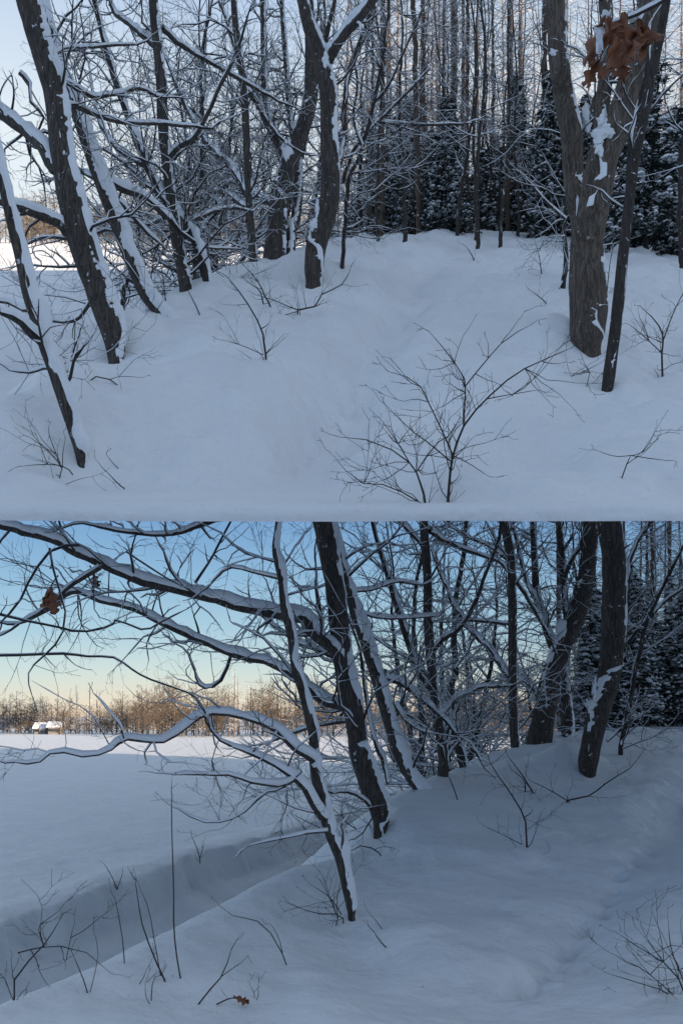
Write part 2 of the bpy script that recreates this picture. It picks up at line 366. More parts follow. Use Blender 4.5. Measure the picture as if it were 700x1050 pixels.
# ------------------------------------------------------------------ trees
WIND = np.array([.17, -.05, 1.0])
class Tree:
    """collects strokes and twigs of one tree; builds trunk, branches and snow"""
    def __init__(s, zmax=None, snow=1.0, twig_snow=1.0, seed=0):
        s.big = []; s.mid = {}; s.zmax = zmax; s.snow = snow; s.tsnow = twig_snow; s.rng = random.Random(seed); s.blobs = []; s.cnt = 0; s.rmin = .0012
    def ok(s, p): return s.zmax is None or p[2] < s.zmax(p)
    def tube(s, pts, rad): s.mid.setdefault(len(pts), []).append((np.array(pts), np.array(rad)))
    def grow(s, p, d, L, r, lvl, wig=.27, trop=.05, dens=5.5, n=7, spread=(28, 62), kids=None):
        g = s.rng; p = np.array(p, float); d = np.array(d, float); d /= np.linalg.norm(d) + 1e-9
        st = L / (n - 1); pts = [p]; dirs = [d]
        for i in range(n - 1):
            d = d + np.array([g.gauss(0, wig), g.gauss(0, wig), g.gauss(0, wig) + trop]); d /= np.linalg.norm(d) + 1e-9
            p = p + d * st
            if not s.ok(p): break
            pts.append(p); dirs.append(d)
        m = len(pts)
        if m < 3: return
        rad = [max(r * (1 - .8 * i / (n - 1)), s.rmin) for i in range(m)]
        s.tube(pts, rad); s.cnt += 1
        if lvl > 0:
            nk = kids if kids is not None else max(1, int(L * dens * g.uniform(.7, 1.3)))
            for k in range(nk):
                t = g.uniform(.15, 1.0) * (m - 1); i = min(int(t), m - 2); f = t - i
                q = pts[i] * (1 - f) + pts[i + 1] * f; dd = dirs[i]
                a = np.array([g.gauss(0, 1), g.gauss(0, 1), g.gauss(0, .8)]); a -= a.dot(dd) * dd; a /= np.linalg.norm(a) + 1e-9
                th = R(g.uniform(*spread)); nd_ = dd * math.cos(th) + a * math.sin(th)
                s.grow(q, nd_, L * g.uniform(.35, .68) * (1 - .35 * t / (m - 1)), max(rad[i] * .55, .0016), lvl - 1, wig, trop, dens * 1.25, max(5, n - 1), spread)
    def stroke(s, pts3, rad, big=False, spawn=0, lvl=2, wig=.27, slen=(.7, 1.6), bias=(0, 0, .3), srange=(0, 1), snow=1.0, sr=.3, tip=True):
        """a traced limb: Catmull-Rom through pts3, then side shoots"""
        q = np.array(pts3, float); rad = np.array(rad, float); n = len(q)
        t = np.arange(n); L = np.sum(np.linalg.norm(np.diff(q, axis=0), axis=1))
        step = .035 if big else .09; m = max(6, int(L / step)); m = min(m, 260)
        tt = np.linspace(0, n - 1, m); i = np.clip(tt.astype(int), 0, n - 2); f = (tt - i)[:, None]
        p0 = q[np.maximum(i - 1, 0)]; p1 = q[i]; p2 = q[i + 1]; p3 = q[np.minimum(i + 2, n - 1)]
        c = .5 * (2 * p1 + (p2 - p0) * f + (2 * p0 - 5 * p1 + 4 * p2 - p3) * f ** 2 + (-p0 + 3 * p1 - 3 * p2 + p3) * f ** 3)
        rr_ = np.interp(tt, t, rad)
        if not big:
            ph = s.rng.uniform(0, 99); k = np.arange(m)
            c = c + np.stack([fbm(k * .35 + ph, k * 0 + 1, 2), fbm(k * .35 + ph, k * 0 + 9, 2), fbm(k * .35 + ph, k * 0 + 20, 2)], -1) * (rr_ * .9)[:, None] * sstep(0, 3, k)[:, None]
        if not big or rr_[-1] < .03:
            dt = c[-1] - c[-3]
            if tip and s.ok(c[-1]): s.grow(c[-1], dt, max(.12, rr_[-1] * 38), rr_[-1] * .95, min(lvl, 2), .2)
            rr_ = rr_.copy(); rr_[-1] *= .6
        s.big.append((c, rr_, big, snow))
        for k in range(int(spawn * 1.35 * L * (srange[1] - srange[0]))):
            u = s.rng.uniform(*srange) * (m - 2); a = int(u); d = c[min(a + 2, m - 1)] - c[a]; d /= np.linalg.norm(d) + 1e-9
            g = s.rng; o = np.array([g.gauss(0, 1), g.gauss(0, .8), g.gauss(0, .8)]); o -= o.dot(d) * d; o /= np.linalg.norm(o) + 1e-9
            dirn = o + d * g.uniform(.1, .9) + np.array(bias)
            if not s.ok(c[a]): continue
            s.grow(c[a], dirn, g.uniform(*slen), max(min(rr_[a] * sr, .018), .0026), lvl, wig)
    def blob(s, c, size, seed=0): s.blobs.append((np.array(c), size, seed))
    def meshes(s):
        B = MB(); Tw = MB(); S = MB()
        X1 = np.array([1., 0, 0])
        for c, r, big, sn in s.big:
            m = len(c); t = norm(np.gradient(c, axis=0)); sides = 24 if big else 9
            ref = np.where(np.abs(t[:, :1]) > .9, np.array([[0, 1., 0]]), X1[None]); 
            if np.mean(np.abs(t[:, 0])) > .6: ref = np.tile(np.array([[0, 1., 0]]), (m, 1))
            else: ref = np.tile(X1[None], (m, 1))
            n = norm(ref - np.sum(ref * t, -1, keepdims=True) * t); b = np.cross(t, n)
            a = np.linspace(0, 2 * np.pi, sides, endpoint=False); ph = s.rng.uniform(0, 50)
            al = np.cumsum(np.r_[0, np.linalg.norm(np.diff(c, axis=0), axis=1)])
            AA, LL = np.meshgrid(a, al)
            if big:
                nzv = .10 * (np.abs(vnoise(AA / (2 * np.pi) * sides * .5 + ph, LL * 3.5)) * 2 - .5) + .10 * vnoise(np.cos(AA) * 1.2 + ph, LL * 2.2 + np.sin(AA) * 1.2)
            else: nzv = .16 * vnoise(AA * 1.1 + ph, LL * 6)
            rr_ = r[:, None] * (1 + nzv)
            ring = c[:, None] + rr_[..., None] * (np.cos(a)[None, :, None] * n[:, None] + np.sin(a)[None, :, None] * b[:, None])
            B.add(ring, grid_faces(m, sides, True))
            # snow strip
            if s.snow > 0 and sn > 0:
                ns_ = WIND[None] - np.sum(WIND[None] * t, -1, keepdims=True) * t; mag = np.linalg.norm(ns_, axis=-1); ns = norm(ns_); bs = np.cross(t, ns)
                K = 11; an = np.radians(np.linspace(-92, 92, K))
                AN, L2 = np.meshgrid(an, al)
                Th = np.minimum(.004 + .85 * r, .055) * sstep(.14, .75, mag) * min(s.snow * sn, 1.35)
                ragged = .9 * vnoise(AN * 1.5 + ph, L2 * 7) + .9 * vnoise(AN * 4.0 + ph, L2 * 26)
                prof = (np.cos(AN * .82) ** .7) * (1 + .9 * vnoise(L2 * 8 + ph, L2 * 0)) 
                wid = sstep(1.35, .35, np.abs(AN) + (.85 - mag[:, None]) * 1.25 * (r[:, None] > .03) - (s.snow * sn - 1) * .45 + ragged * .8)
                T_ = Th[:, None] * prof * wid - .008 * (1 - wid)
                rs = r[:, None] * (1.07 if big else 1.0) + T_
                rs = np.where(wid < .05, r[:, None] * .8, rs)
                ring = c[:, None] + rs[..., None] * (np.cos(AN)[..., None] * ns[:, None] + np.sin(AN)[..., None] * bs[:, None])
                S.add(ring, grid_faces(m, K))
        for n_, lst in s.mid.items():
            c = np.stack([q[0] for q in lst]); r = np.stack([q[1] for q in lst]); T = len(lst)
            t = norm(np.gradient(c, axis=1)); u = np.array([0.13, .21, 1.0])
            n = u - np.sum(u * t, -1, keepdims=True) * t; mag = np.linalg.norm(n, axis=-1); n = norm(n); b = np.cross(t, n)
            sides = 4; a = np.linspace(0, 2 * np.pi, sides, endpoint=False) + .785
            ring = c[:, :, None] + r[:, :, None, None] * (np.cos(a)[None, None, :, None] * n[:, :, None] + np.sin(a)[None, None, :, None] * b[:, :, None])
            gf = grid_faces(n_, sides, True); F_ = (gf[None] + (np.arange(T) * n_ * sides)[:, None, None]).reshape(-1, 4)
            Tw.add(ring, F_)
            if s.tsnow > 0:
                keep = (r[:, 0] > .0030); 
                if not keep.any(): continue
                c, r, n, b, mag = c[keep], r[keep], n[keep], b[keep], mag[keep]; T = len(c)
                K = 4; an = np.radians(np.array([-88, -32, 32, 88]))
                lump = np.clip(RNG.normal(.75, .45, (T, n_)), -.25, 1.5)
                Th = np.minimum(.006 + 1.1 * r, .035) * sstep(.2, .75, mag) * lump * s.tsnow
                rad = np.stack([r * 1.02, r + Th, r + Th, r * 1.02], -1); rad[:, -1] = r[:, -1:] * .8
                ring = c[:, :, None] + rad[..., None] * (np.cos(an)[None, None, :, None] * n[:, :, None] + np.sin(an)[None, None, :, None] * b[:, :, None])
                gf = grid_faces(n_, K); F_ = (gf[None] + (np.arange(T) * n_ * K)[:, None, None]).reshape(-1, 4)
                S.add(ring, F_)
        for c, size, sd_ in s.blobs:
            nu, nv = 22, 16; th = np.linspace(.02, np.pi - .02, nv); phh = np.linspace(0, 2 * np.pi, nu, endpoint=False)
            TH, PH = np.meshgrid(th, phh, indexing='ij'); d = np.stack([np.sin(TH) * np.cos(PH), np.sin(TH) * np.sin(PH), np.cos(TH)], -1)
            k = .85 + .9 * vnoise(d[..., 0] * 2.3 + sd_ * 7.3, d[..., 2] * 2.3) + .8 * vnoise(d[..., 0] * 5 + sd_, d[..., 2] * 5 + d[..., 1] * 3)
            S.add(c + d * k[..., None] * np.array(size), grid_faces(nv, nu, True))
        return B, Tw, S
    def finish(s, name, loc, label, cat, group=None, mats=(None, None), bname='crown', tname='trunk'):
        B, Tw, S = s.meshes(); root = empty(name, loc, label, cat, group)
        if B.n: B.build(tname, mats[0] or M_bark2, root, loc)
        if Tw.n: Tw.build(bname, mats[1] or M_twig, root, loc)
        if S.n: S.build('snow', M_bsnow, root, loc)
        return root
def lim(p): return upper(p[0:1] * 1.0, p[1:2] * 1.0, False)[0] - (.30 + .05 * max(p[1] - 5, 0)) if p[1] > 4.9 else 1.0
_limc = {}
def fastlim(p):
    k = (int(p[0] * 2), int(p[1] * 2))
    v = _limc.get(k)
    if v is None: v = _limc[k] = lim(p)
    return v
def px(pl, pts, D0, dD=0.0, jit=0.0, rng=random):
    """photo points (x, y, width px) -> 3-D points and radii; depth drifts by dD to the tip"""
    out_, rad = [], []; n = len(pts)
    for i, (x, y, wd) in enumerate(pts):
        D = D0 + dD * (i / (n - 1)) + (rng.uniform(-jit, jit) if i else 0)
        out_.append(P(x, y, D)); rad.append(max(wd * .5 / F * D, .0016))
    return out_, rad
LABELS = []
def tree(pl, name, label, cat, trunk, D=None, limbs=(), spawn=3, lvl=3, slen=(.8, 1.8), mats=(None, None), big=True, srange=(.15, 1), seed=0, snow=1.0, tsnow=.75, blobs=(), dD=0, group=None, bias=(0, 0, .25)):
    """trunk: list of (x,y,w) from the base upward; limbs: list of dicts"""
    T = Tree(zmax=fastlim if pl is lower else None, snow=snow, twig_snow=tsnow, seed=seed)
    rg = random.Random(seed + 5)
    x, y, wd = trunk[0]
    Dg = pl.foot(x, y) if D is None else D
    pts, rad = px(pl, trunk, Dg, dD, .05, rg)
    dirb = pts[0] - pts[1]; dirb /= np.linalg.norm(dirb)
    pts = [pts[0] + dirb * (.6 if pl is lower else min(.13 + .02 * Dg, .35))] + pts; rad = [rad[0] * 1.1] + rad
    if pl is lower:
        # keep the stem below the underside of the shelf
        while len(pts) > 3 and not T.ok(pts[-1]): pts.pop(); rad.pop()
    T.stroke(pts, rad, big=big, spawn=spawn, lvl=lvl, slen=slen, srange=srange, bias=bias)
    for Lm in limbs:
        p2, r2 = px(pl, Lm['p'], Dg + Lm.get('d0', 0), Lm.get('dD', 0), .06, rg)
        if pl is lower:
            while len(p2) > 2 and not T.ok(p2[-1]): p2.pop(); r2.pop()
        if len(p2) < 2: continue
        T.stroke(p2, r2, big=Lm.get('big', False), spawn=Lm.get('sp', 4), lvl=Lm.get('lvl', 2), slen=Lm.get('sl', (.4, 1.1)), snow=Lm.get('snow', 1.0), bias=Lm.get('bias', (0, 0, .15)))
    for (bx, by, w_, h_, dd) in blobs:
        c = P(bx, by, Dg + dd); k = Dg / F
        T.blob(c, (w_ * .5 * k, .35 * w_ * .5 * k, h_ * .5 * k), bx)
    loc = P(x, y, Dg)
    return T.finish(name, tuple(loc), label, cat, group, mats)

def wl(pts, w0, w1):
    n = len(pts); return [(x, y, w0 + (w1 - w0) * i / (n - 1)) for i, (x, y) in enumerate(pts)]
UP = 'on the upper slope'; LO = 'on the lower bank'
OAK = (M_bark, M_twig); OAKR = (M_barkR, M_twig)
# ---- upper place, traced trees
tree(upper, 'leaning_oak_tree', 'thick dark oak leaning left with snow down its right side, upper slope, far left', 'tree',
     [(119, 371, 15), (117, 343, 24), (105, 309, 27), (93, 274, 27), (82, 240, 28), (67, 171, 25), (58, 103, 24), (46, 60, 24), (34, 19, 24), (22, -25, 22), (8, -80, 18)],
     limbs=[dict(p=wl([(60, 176), (45, 155), (20, 130), (-10, 112), (-50, 105)], 13, 8), dD=.8, sp=3),
            dict(p=wl([(70, 240), (62, 232), (40, 222), (20, 212), (-20, 203), (-60, 205)], 11, 7), dD=-.5, sp=3),
            dict(p=wl([(78, 246), (60, 245), (45, 243), (28, 251)], 4, 2), dD=.6),
            dict(p=wl([(62, 82), (78, 90), (95, 98), (115, 97), (140, 91), (160, 98)], 5, 3), dD=1.2, sp=5),
            dict(p=wl([(64, 105), (80, 110), (110, 122), (140, 127), (165, 126), (200, 130)], 5, 3), dD=1.5, sp=5),
            dict(p=wl([(98, 300), (80, 328), (50, 330), (19, 326)], 4, 2), dD=.7, sp=4),
            dict(p=wl([(20, 75), (30, 85), (32, 105), (45, 120), (35, 140)], 4, 2), d0=.6, sp=5),
            dict(p=wl([(45, 60), (70, 50), (100, 48), (140, 46)], 4, 2), dD=1.2, sp=5)],
     spawn=0.8, seed=1, mats=OAK, srange=(.35, 1))
tree(upper, 'snowy_leaning_tree', 'slim tree leaning left, almost wholly plastered with thick snow, upper slope', 'tree',
     [(163, 320, 12), (148, 300, 13), (134, 265, 14), (124, 240, 14), (111, 205, 14), (98, 171, 14), (83, 127, 13), (66, 85, 12), (54, 45, 11), (48, 19, 10), (38, -40, 8)],
     limbs=[dict(p=wl([(113, 187), (128, 194), (145, 200), (160, 212), (175, 226)], 8, 6), dD=.6, sp=3),
            dict(p=wl([(108, 188), (95, 182), (80, 176), (66, 178)], 5, 3), dD=.7),
            dict(p=wl([(120, 205), (138, 225), (150, 238), (165, 250)], 5, 2), dD=.8, sp=5)],
     spawn=1.5, seed=2, mats=OAK, snow=2.4)
tree(upper, 'thin_snowy_tree', 'thin snow-lined tree leaning left just left of a dark straight trunk, upper slope', 'tree',
     [(212, 287, 9), (206, 264, 9), (196, 240, 8), (180, 218, 7), (165, 199, 7), (151, 171, 7), (140, 144, 7), (130, 117, 6), (117, 79, 6), (103, 27, 5), (92, -20, 4)],
     limbs=[dict(p=wl([(152, 172), (130, 160), (110, 140), (98, 110), (92, 70)], 5, 2), dD=.8, sp=5),
            dict(p=wl([(180, 218), (150, 230), (130, 228), (100, 240)], 4, 2), dD=.8, sp=5)], spawn=3, seed=3, snow=1.3)
tree(upper, 'dark_straight_tree', 'straight dark trunk with a curved snowy side branch, second upright from left, upper slope', 'tree',
     [(191, 298, 14), (187, 275, 13), (182, 250, 12), (176, 206, 11), (168, 137, 11), (165, 79, 11), (159, 19, 10), (155, -40, 9)],
     limbs=[dict(p=wl([(172, 164), (185, 150), (200, 140), (212, 118), (222, 95), (235, 70), (244, 48)], 5, 3), dD=-.8, sp=4),
            dict(p=wl([(162, 50), (145, 35), (125, 20), (112, 5)], 6, 4), dD=.8, sp=4),
            dict(p=wl([(167, 30), (185, 45), (210, 62), (240, 78), (268, 95)], 5, 3), dD=1.2, sp=4),
            dict(p=wl([(180, 240), (200, 225), (225, 215), (250, 214)], 5, 3), dD=1, sp=5),
            dict(p=wl([(176, 210), (150, 188), (125, 165), (100, 150)], 5, 2), dD=1, sp=5)],
     spawn=2.5, seed=4, mats=OAK)
tree(upper, 'slender_dark_tree', 'slender dark tree with crooked stem left of the twin oaks, upper slope', 'tree',
     [(260, 268, 9), (258, 240, 8), (255, 196, 8), (253, 143, 8), (250, 89, 8), (245, 50, 8), (241, 19, 7), (238, -40, 6)],
     limbs=[dict(p=wl([(252, 90), (262, 105), (272, 122), (285, 140)], 4, 3), dD=.5),
            dict(p=wl([(253, 200), (235, 170), (215, 150), (195, 120), (180, 85), (170, 60)], 6, 3), dD=1.5, sp=5),
            dict(p=wl([(255, 215), (240, 205), (222, 196), (205, 200)], 5, 3), dD=1, sp=5)], spawn=3, seed=5, mats=OAK)
tree(upper, 'forked_oak_tree', 'broad oak leaning right that splits into several stems, behind the nearer oak, upper slope', 'tree',
     [(282, 264, 24), (284, 240, 21), (287, 200, 19), (296, 168, 18), (308, 138, 17), (315, 115, 16), (319, 90, 15), (319, 50, 13), (317, 19, 12), (314, -40, 10)],
     limbs=[dict(p=wl([(296, 170), (286, 150), (279, 135), (273, 110), (271, 70), (270, 19), (268, -30)], 9, 6), dD=.8, sp=4, big=True),
            dict(p=wl([(303, 150), (299, 132), (296, 100), (293, 60), (290, 19), (287, -30)], 7, 5), dD=1.2, sp=4, big=True),
            dict(p=wl([(279, 138), (268, 115), (255, 90), (245, 60), (235, 30), (225, 0)], 6, 3), dD=1.4, sp=5),
            dict(p=wl([(280, 210), (262, 200), (245, 180), (225, 160), (205, 150)], 6, 3), dD=1.4, sp=6),
            dict(p=wl([(297, 275), (298, 240), (303, 225), (306, 190), (306, 165)], 12, 9), dD=.8, sp=3, big=True)],
     spawn=1.0, seed=6, mats=OAK, blobs=[(296, 154, 10, 22, -.12)], srange=(.2, 1))
tree(upper, 'near_oak_tree', 'stout furrowed oak standing near the middle with a snow-laden fork, upper slope', 'tree',
     [(321, 292, 16), (322, 275, 20), (324, 254, 21), (331, 228, 22), (338, 200, 20), (338, 153, 19), (337, 110, 18), (335, 89, 18), (330, 64, 16), (322, 42, 14), (314, 19, 12), (306, -20, 10)],
     limbs=[dict(p=wl([(334, 72), (339, 58), (346, 46), (357, 31), (369, 18), (390, -10)], 10, 8), dD=-.4, sp=2, snow=1.5, big=True),
            dict(p=wl([(338, 190), (348, 165), (353, 140), (353, 105), (361, 62), (376, 24), (385, -15)], 7, 4), dD=.8, sp=4),
            dict(p=wl([(335, 60), (334, 40), (338, 20), (345, -10)], 5, 4), d0=.2, sp=3)],
     spawn=0.6, seed=7, mats=OAK, blobs=[(322, 231, 11, 11, -.12), (325, 216, 5, 20, -.13), (334, 62, 7, 16, -.15)], srange=(.3, 1))
tree(upper, 'crooked_sapling', 'thin crooked sapling with forking top right behind the stout oak, upper slope', 'tree',
     [(350, 275, 4.5), (352, 250, 4.5), (355, 220, 4.5), (357, 186, 4), (371, 153, 4), (382, 107, 4), (390, 70, 4), (395, 40, 3.5), (400, -10, 3)],
     limbs=[dict(p=wl([(352, 186), (358, 165), (371, 143), (395, 118), (420, 92), (440, 70)], 4, 2), d0=.3, sp=5),
            dict(p=wl([(382, 107), (400, 85), (415, 50), (430, 19)], 3, 2), sp=4),
            dict(p=wl([(378, 125), (400, 126), (430, 128), (470, 127)], 3, 2), d0=.4, dD=.8, sp=5),
            dict(p=wl([(371, 150), (362, 120), (366, 85), (360, 45)], 3, 2), sp=4)], spawn=4, seed=8, big=False)
tree(upper, 'big_forked_oak', 'very thick brown furrowed oak with swollen foot and forked stem, right of the upper slope', 'tree',
     [(603, 360, 24), (602, 345, 33), (603, 320, 38), (602, 296, 39), (601, 258, 34), (603, 241, 32), (609, 208, 31), (618, 160, 32), (633, 130, 28), (642, 100, 27), (649, 74, 27), (659, 37, 26), (668, 0, 24), (675, -50, 20)],
     limbs=[dict(p=wl([(614, 160), (616, 135), (617, 108), (620, 80), (622, 40), (620, 0)], 17, 13), d0=.15, dD=.3, sp=2, big=True)],
     spawn=0.5, seed=9, mats=OAKR, snow=.45, blobs=[(618, 134, 21, 14, -.16), (613, 150, 12, 20, -.17), (616, 124, 10, 8, -.14), (592, 240, 5, 60, -.02)], srange=(.55, 1), slen=(.5, 1.2))
tree(upper, 'tall_oak_trunk', 'tall brown trunk rising just left of the thickest oak, upper slope', 'tree',
     [(595, 345, 15), (594, 240, 17), (590, 205, 19), (587, 178, 21), (585, 137, 22), (578, 100, 21), (574, 74, 20), (570, 20, 21), (566, -40, 19)], D=10.95,
     spawn=0.5, seed=10, mats=OAKR, snow=.35, blobs=[(568, 54, 9, 7, -.13), (600, 118, 7, 22, -.02), (603, 130, 7, 12, -.02)], srange=(.5, 1), slen=(.5, 1.2),
     limbs=[dict(p=wl([(590, 150), (602, 120), (610, 100), (618, 92)], 5, 4), sp=2)])
tree(upper, 'slim_mottled_tree', 'slim mottled tree leaning right in front of the thickest oak, upper slope', 'tree',
     [(622, 400, 12), (624, 385, 13), (627, 362, 12), (633, 314, 12), (638, 262, 11), (642, 230, 11), (648, 178, 10), (659, 122, 10), (670, 67, 10), (679, 22, 9), (690, -40, 8)],
     limbs=[dict(p=wl([(640, 235), (643, 190), (646, 148), (655, 104), (664, 67), (668, 40)], 6, 4), d0=.25, sp=2, snow=1.4)],
     spawn=0.8, seed=11, mats=(M_bark2, M_twig), snow=.5, srange=(.4, 1), slen=(.4, 1.0))
tree(upper, 'dark_thin_stem', 'short dark thin stem just left of the big oaks, upper slope', 'tree',
     [(578, 296, 5), (579, 260, 5), (579, 223, 4), (582, 180, 4), (580, 130, 3), (576, 80, 3)], spawn=3, seed=12, big=False,
     limbs=[dict(p=wl([(579, 225), (560, 208), (548, 193)], 3, 2), sp=3), dict(p=wl([(577, 288), (572, 297), (568, 299)], 2, 1), sp=0)])
tree(upper, 'foreground_leaning_tree', 'small leaning tree thick with snow, nearest the bottom left of the upper slope', 'tree',
     [(84, 478, 8), (82, 462, 12), (76, 440, 13), (68, 415, 14), (58, 385, 14), (48, 358, 14), (38, 325, 15), (30, 300, 15), (22, 262, 14), (14, 232, 12), (4, 190, 10), (-8, 130, 9)],
     limbs=[dict(p=wl([(44, 352), (32, 340), (20, 330), (0, 322)], 9, 7), dD=-.3, sp=2, snow=1.4),
            dict(p=wl([(34, 318), (24, 318), (10, 310), (-10, 308)], 4, 3), dD=.4, sp=3),
            dict(p=wl([(62, 378), (45, 378), (30, 382), (10, 380)], 3, 2), dD=.4, sp=5),
            dict(p=wl([(56, 375), (68, 382), (70, 370), (75, 362)], 3, 2), sp=4)],
     spawn=1.5, seed=13, mats=OAK, snow=2.3, srange=(.3, .9), slen=(.4, .9))
# ---- lower place
tree(lower, 'leaning_oak_tree', 'thick dark oak with long snow-topped limbs reaching left over the field, lower bank', 'tree',
     [(389, 857, 13), (390, 835, 20), (381, 811, 22), (369, 774, 22), (366, 755, 21), (360, 717, 21), (352, 679, 21), (348, 645, 20), (342, 594, 20), (331, 535, 21), (326, 505, 20), (322, 480, 20)],
     limbs=[dict(p=wl([(352, 682), (343, 669), (323, 648), (302, 634), (271, 628), (240, 619), (206, 611), (171, 602), (137, 594), (103, 576), (69, 561), (34, 549), (10, 540), (-30, 530)], 13, 7), dD=-1.0, sp=4, snow=1.15, sl=(.5, 1.3)),
            dict(p=wl([(356, 727), (347, 724), (323, 712), (302, 696), (271, 678), (240, 670), (206, 655), (171, 642), (137, 624), (103, 616), (74, 607), (50, 625), (19, 640)], 10, 4), dD=.6, sp=4, snow=1.2, sl=(.5, 1.2)),
            dict(p=wl([(345, 675), (333, 669), (312, 662), (299, 654), (275, 638)], 6, 3), d0=.1, dD=.8),
            dict(p=wl([(362, 740), (350, 740), (326, 744), (300, 752), (280, 760)], 4, 3), dD=.9, sp=4),
            dict(p=wl([(103, 582), (85, 592), (70, 602), (45, 625), (19, 640)], 5, 3), d0=-.9, sp=5),
            dict(p=wl([(206, 612), (188, 600), (175, 585), (168, 565)], 3, 2), d0=-.6, sp=5),
            dict(p=wl([(237, 671), (228, 695), (214, 705), (203, 700), (199, 688)], 4, 3), d0=.4, sp=5),
            dict(p=wl([(330, 640), (325, 610), (324, 590)], 5, 3), sp=5),
            dict(p=wl([(384, 835), (376, 823), (367, 816), (352, 812), (340, 813), (325, 806)], 4, 2.5), dD=-.5, sp=4)],
     spawn=0.8, seed=21, mats=OAK, srange=(.35, 1))
tree(lower, 'snowy_leaning_tree', 'slim tree leaning left, right side thick with snow, behind the leaning oak, lower bank', 'tree',
     [(430, 810, 11), (420, 795, 12), (409, 772, 13), (400, 744, 13), (388, 703, 13), (376, 662, 12), (364, 628, 11), (354, 594, 10), (342, 545, 9), (336, 510, 8)],
     limbs=[dict(p=wl([(392, 694), (403, 698), (415, 703), (432, 717), (446, 728)], 7, 5), dD=.5, sp=4),
            dict(p=wl([(357, 605), (368, 606), (381, 604), (405, 597), (432, 600)], 4, 3), dD=.8, sp=5),
            dict(p=wl([(366, 628), (385, 632), (410, 634), (450, 632)], 4, 3), dD=1, sp=5),
            dict(p=wl([(398, 803), (392, 780), (384, 760), (376, 725), (372, 690)], 5, 4), d0=.3, sp=2),
            dict(p=wl([(404, 720), (415, 738), (428, 748), (445, 752)], 4, 2), sp=5)],
     spawn=1.5, seed=22, mats=OAK, snow=2.3)
tree(lower, 'thin_snowy_tree', 'thin snow-lined stem between the snowy leaning tree and the straight dark trunk, lower bank', 'tree',
     [(474, 783, 9), (468, 762, 8), (458, 735, 8), (447, 712, 7), (437, 700, 6), (429, 690, 6), (419, 662, 6), (407, 624, 6), (398, 594, 5), (384, 546, 4), (378, 515, 4)], spawn=3, seed=23, snow=1.3)
tree(lower, 'dark_straight_tree', 'straight dark trunk right of the two leaning trees, lower bank', 'tree',
     [(454, 796, 12), (454, 775, 11), (448, 731, 10), (443, 690, 10), (439, 645, 10), (438, 594, 9), (434, 535, 9), (432, 500, 8)],
     limbs=[dict(p=wl([(443, 668), (455, 655), (470, 645), (485, 620), (495, 595), (507, 565), (512, 548)], 5, 3), dD=-.6, sp=4),
            dict(p=wl([(436, 565), (425, 550), (412, 535), (405, 525)], 5, 4), dD=.6, sp=4),
            dict(p=wl([(440, 545), (460, 556), (480, 565), (510, 575)], 5, 3), dD=1, sp=5),
            dict(p=wl([(448, 735), (470, 715), (495, 705), (520, 704)], 5, 3), dD=1.2, sp=6),
            dict(p=wl([(444, 700), (425, 680), (405, 668), (380, 650)], 4, 2), dD=1.2, sp=5)], spawn=2.5, seed=24, mats=OAK)
tree(lower, 'slender_dark_tree', 'slender crooked dark tree left of the broad leaning trunk, lower bank', 'tree',
     [(528, 765, 10), (526, 740, 9), (525, 692, 9), (525, 636, 9), (524, 581, 9), (520, 555, 9), (515, 530, 9), (511, 500, 8)],
     limbs=[dict(p=wl([(524, 590), (535, 605), (545, 622), (556, 640)], 4, 3), dD=.5),
            dict(p=wl([(525, 700), (505, 670), (485, 650), (465, 620), (450, 585), (442, 560)], 6, 3), dD=1.5, sp=6),
            dict(p=wl([(524, 640), (500, 637), (480, 636), (455, 638)], 4, 2), dD=1, sp=6),
            dict(p=wl([(522, 575), (500, 560), (475, 548), (455, 535)], 4, 2), dD=1, sp=6)], spawn=3, seed=25, mats=OAK)
tree(lower, 'forked_oak_tree', 'broad trunk leaning right with a snow patch at its fork, lower bank', 'tree',
     [(552, 763, 26), (556, 740, 24), (563, 703, 22), (573, 670, 21), (584, 645, 20), (593, 622, 20), (602, 581, 17), (605, 536, 16), (606, 500, 15)],
     limbs=[dict(p=wl([(572, 675), (563, 655), (557, 636), (550, 610), (548, 580), (546, 530), (544, 505)], 9, 6), dD=.8, sp=5, big=True),
            dict(p=wl([(583, 650), (580, 625), (577, 592), (573, 536), (571, 505)], 8, 6), dD=1, sp=5, big=True),
            dict(p=wl([(582, 775), (582, 748), (580, 725), (577, 692), (580, 660)], 14, 11), dD=.4, d0=.6, sp=4, big=True),
            dict(p=wl([(576, 600), (585, 575), (596, 560), (600, 540)], 5, 4), sp=4),
            dict(p=wl([(556, 720), (540, 700), (520, 690), (500, 660)], 5, 3), dD=1.2, sp=6),
            dict(p=wl([(556, 640), (546, 610), (535, 580), (528, 550), (520, 520)], 5, 3), dD=1.2, sp=5)],
     spawn=1.0, seed=26, mats=OAK, blobs=[(575, 646, 12, 22, -.13)], srange=(.2, 1))
tree(lower, 'near_oak_tree', 'stout furrowed oak with snow clinging low on its left, right side of the lower bank', 'tree',
     [(602, 795, 16), (603, 778, 21), (611, 740, 22), (619, 712, 23), (625, 685, 24), (629, 636, 25), (629, 581, 24), (624, 536, 24), (619, 500, 22)],
     limbs=[dict(p=wl([(634, 670), (641, 640), (641, 599), (648, 562), (663, 538), (675, 515)], 7, 4), dD=.8, sp=5)],
     spawn=0.5, seed=27, mats=OAK, blobs=[(606, 722, 13, 10, -.14), (609, 706, 6, 24, -.14)], srange=(.3, 1), slen=(.5, 1.2))
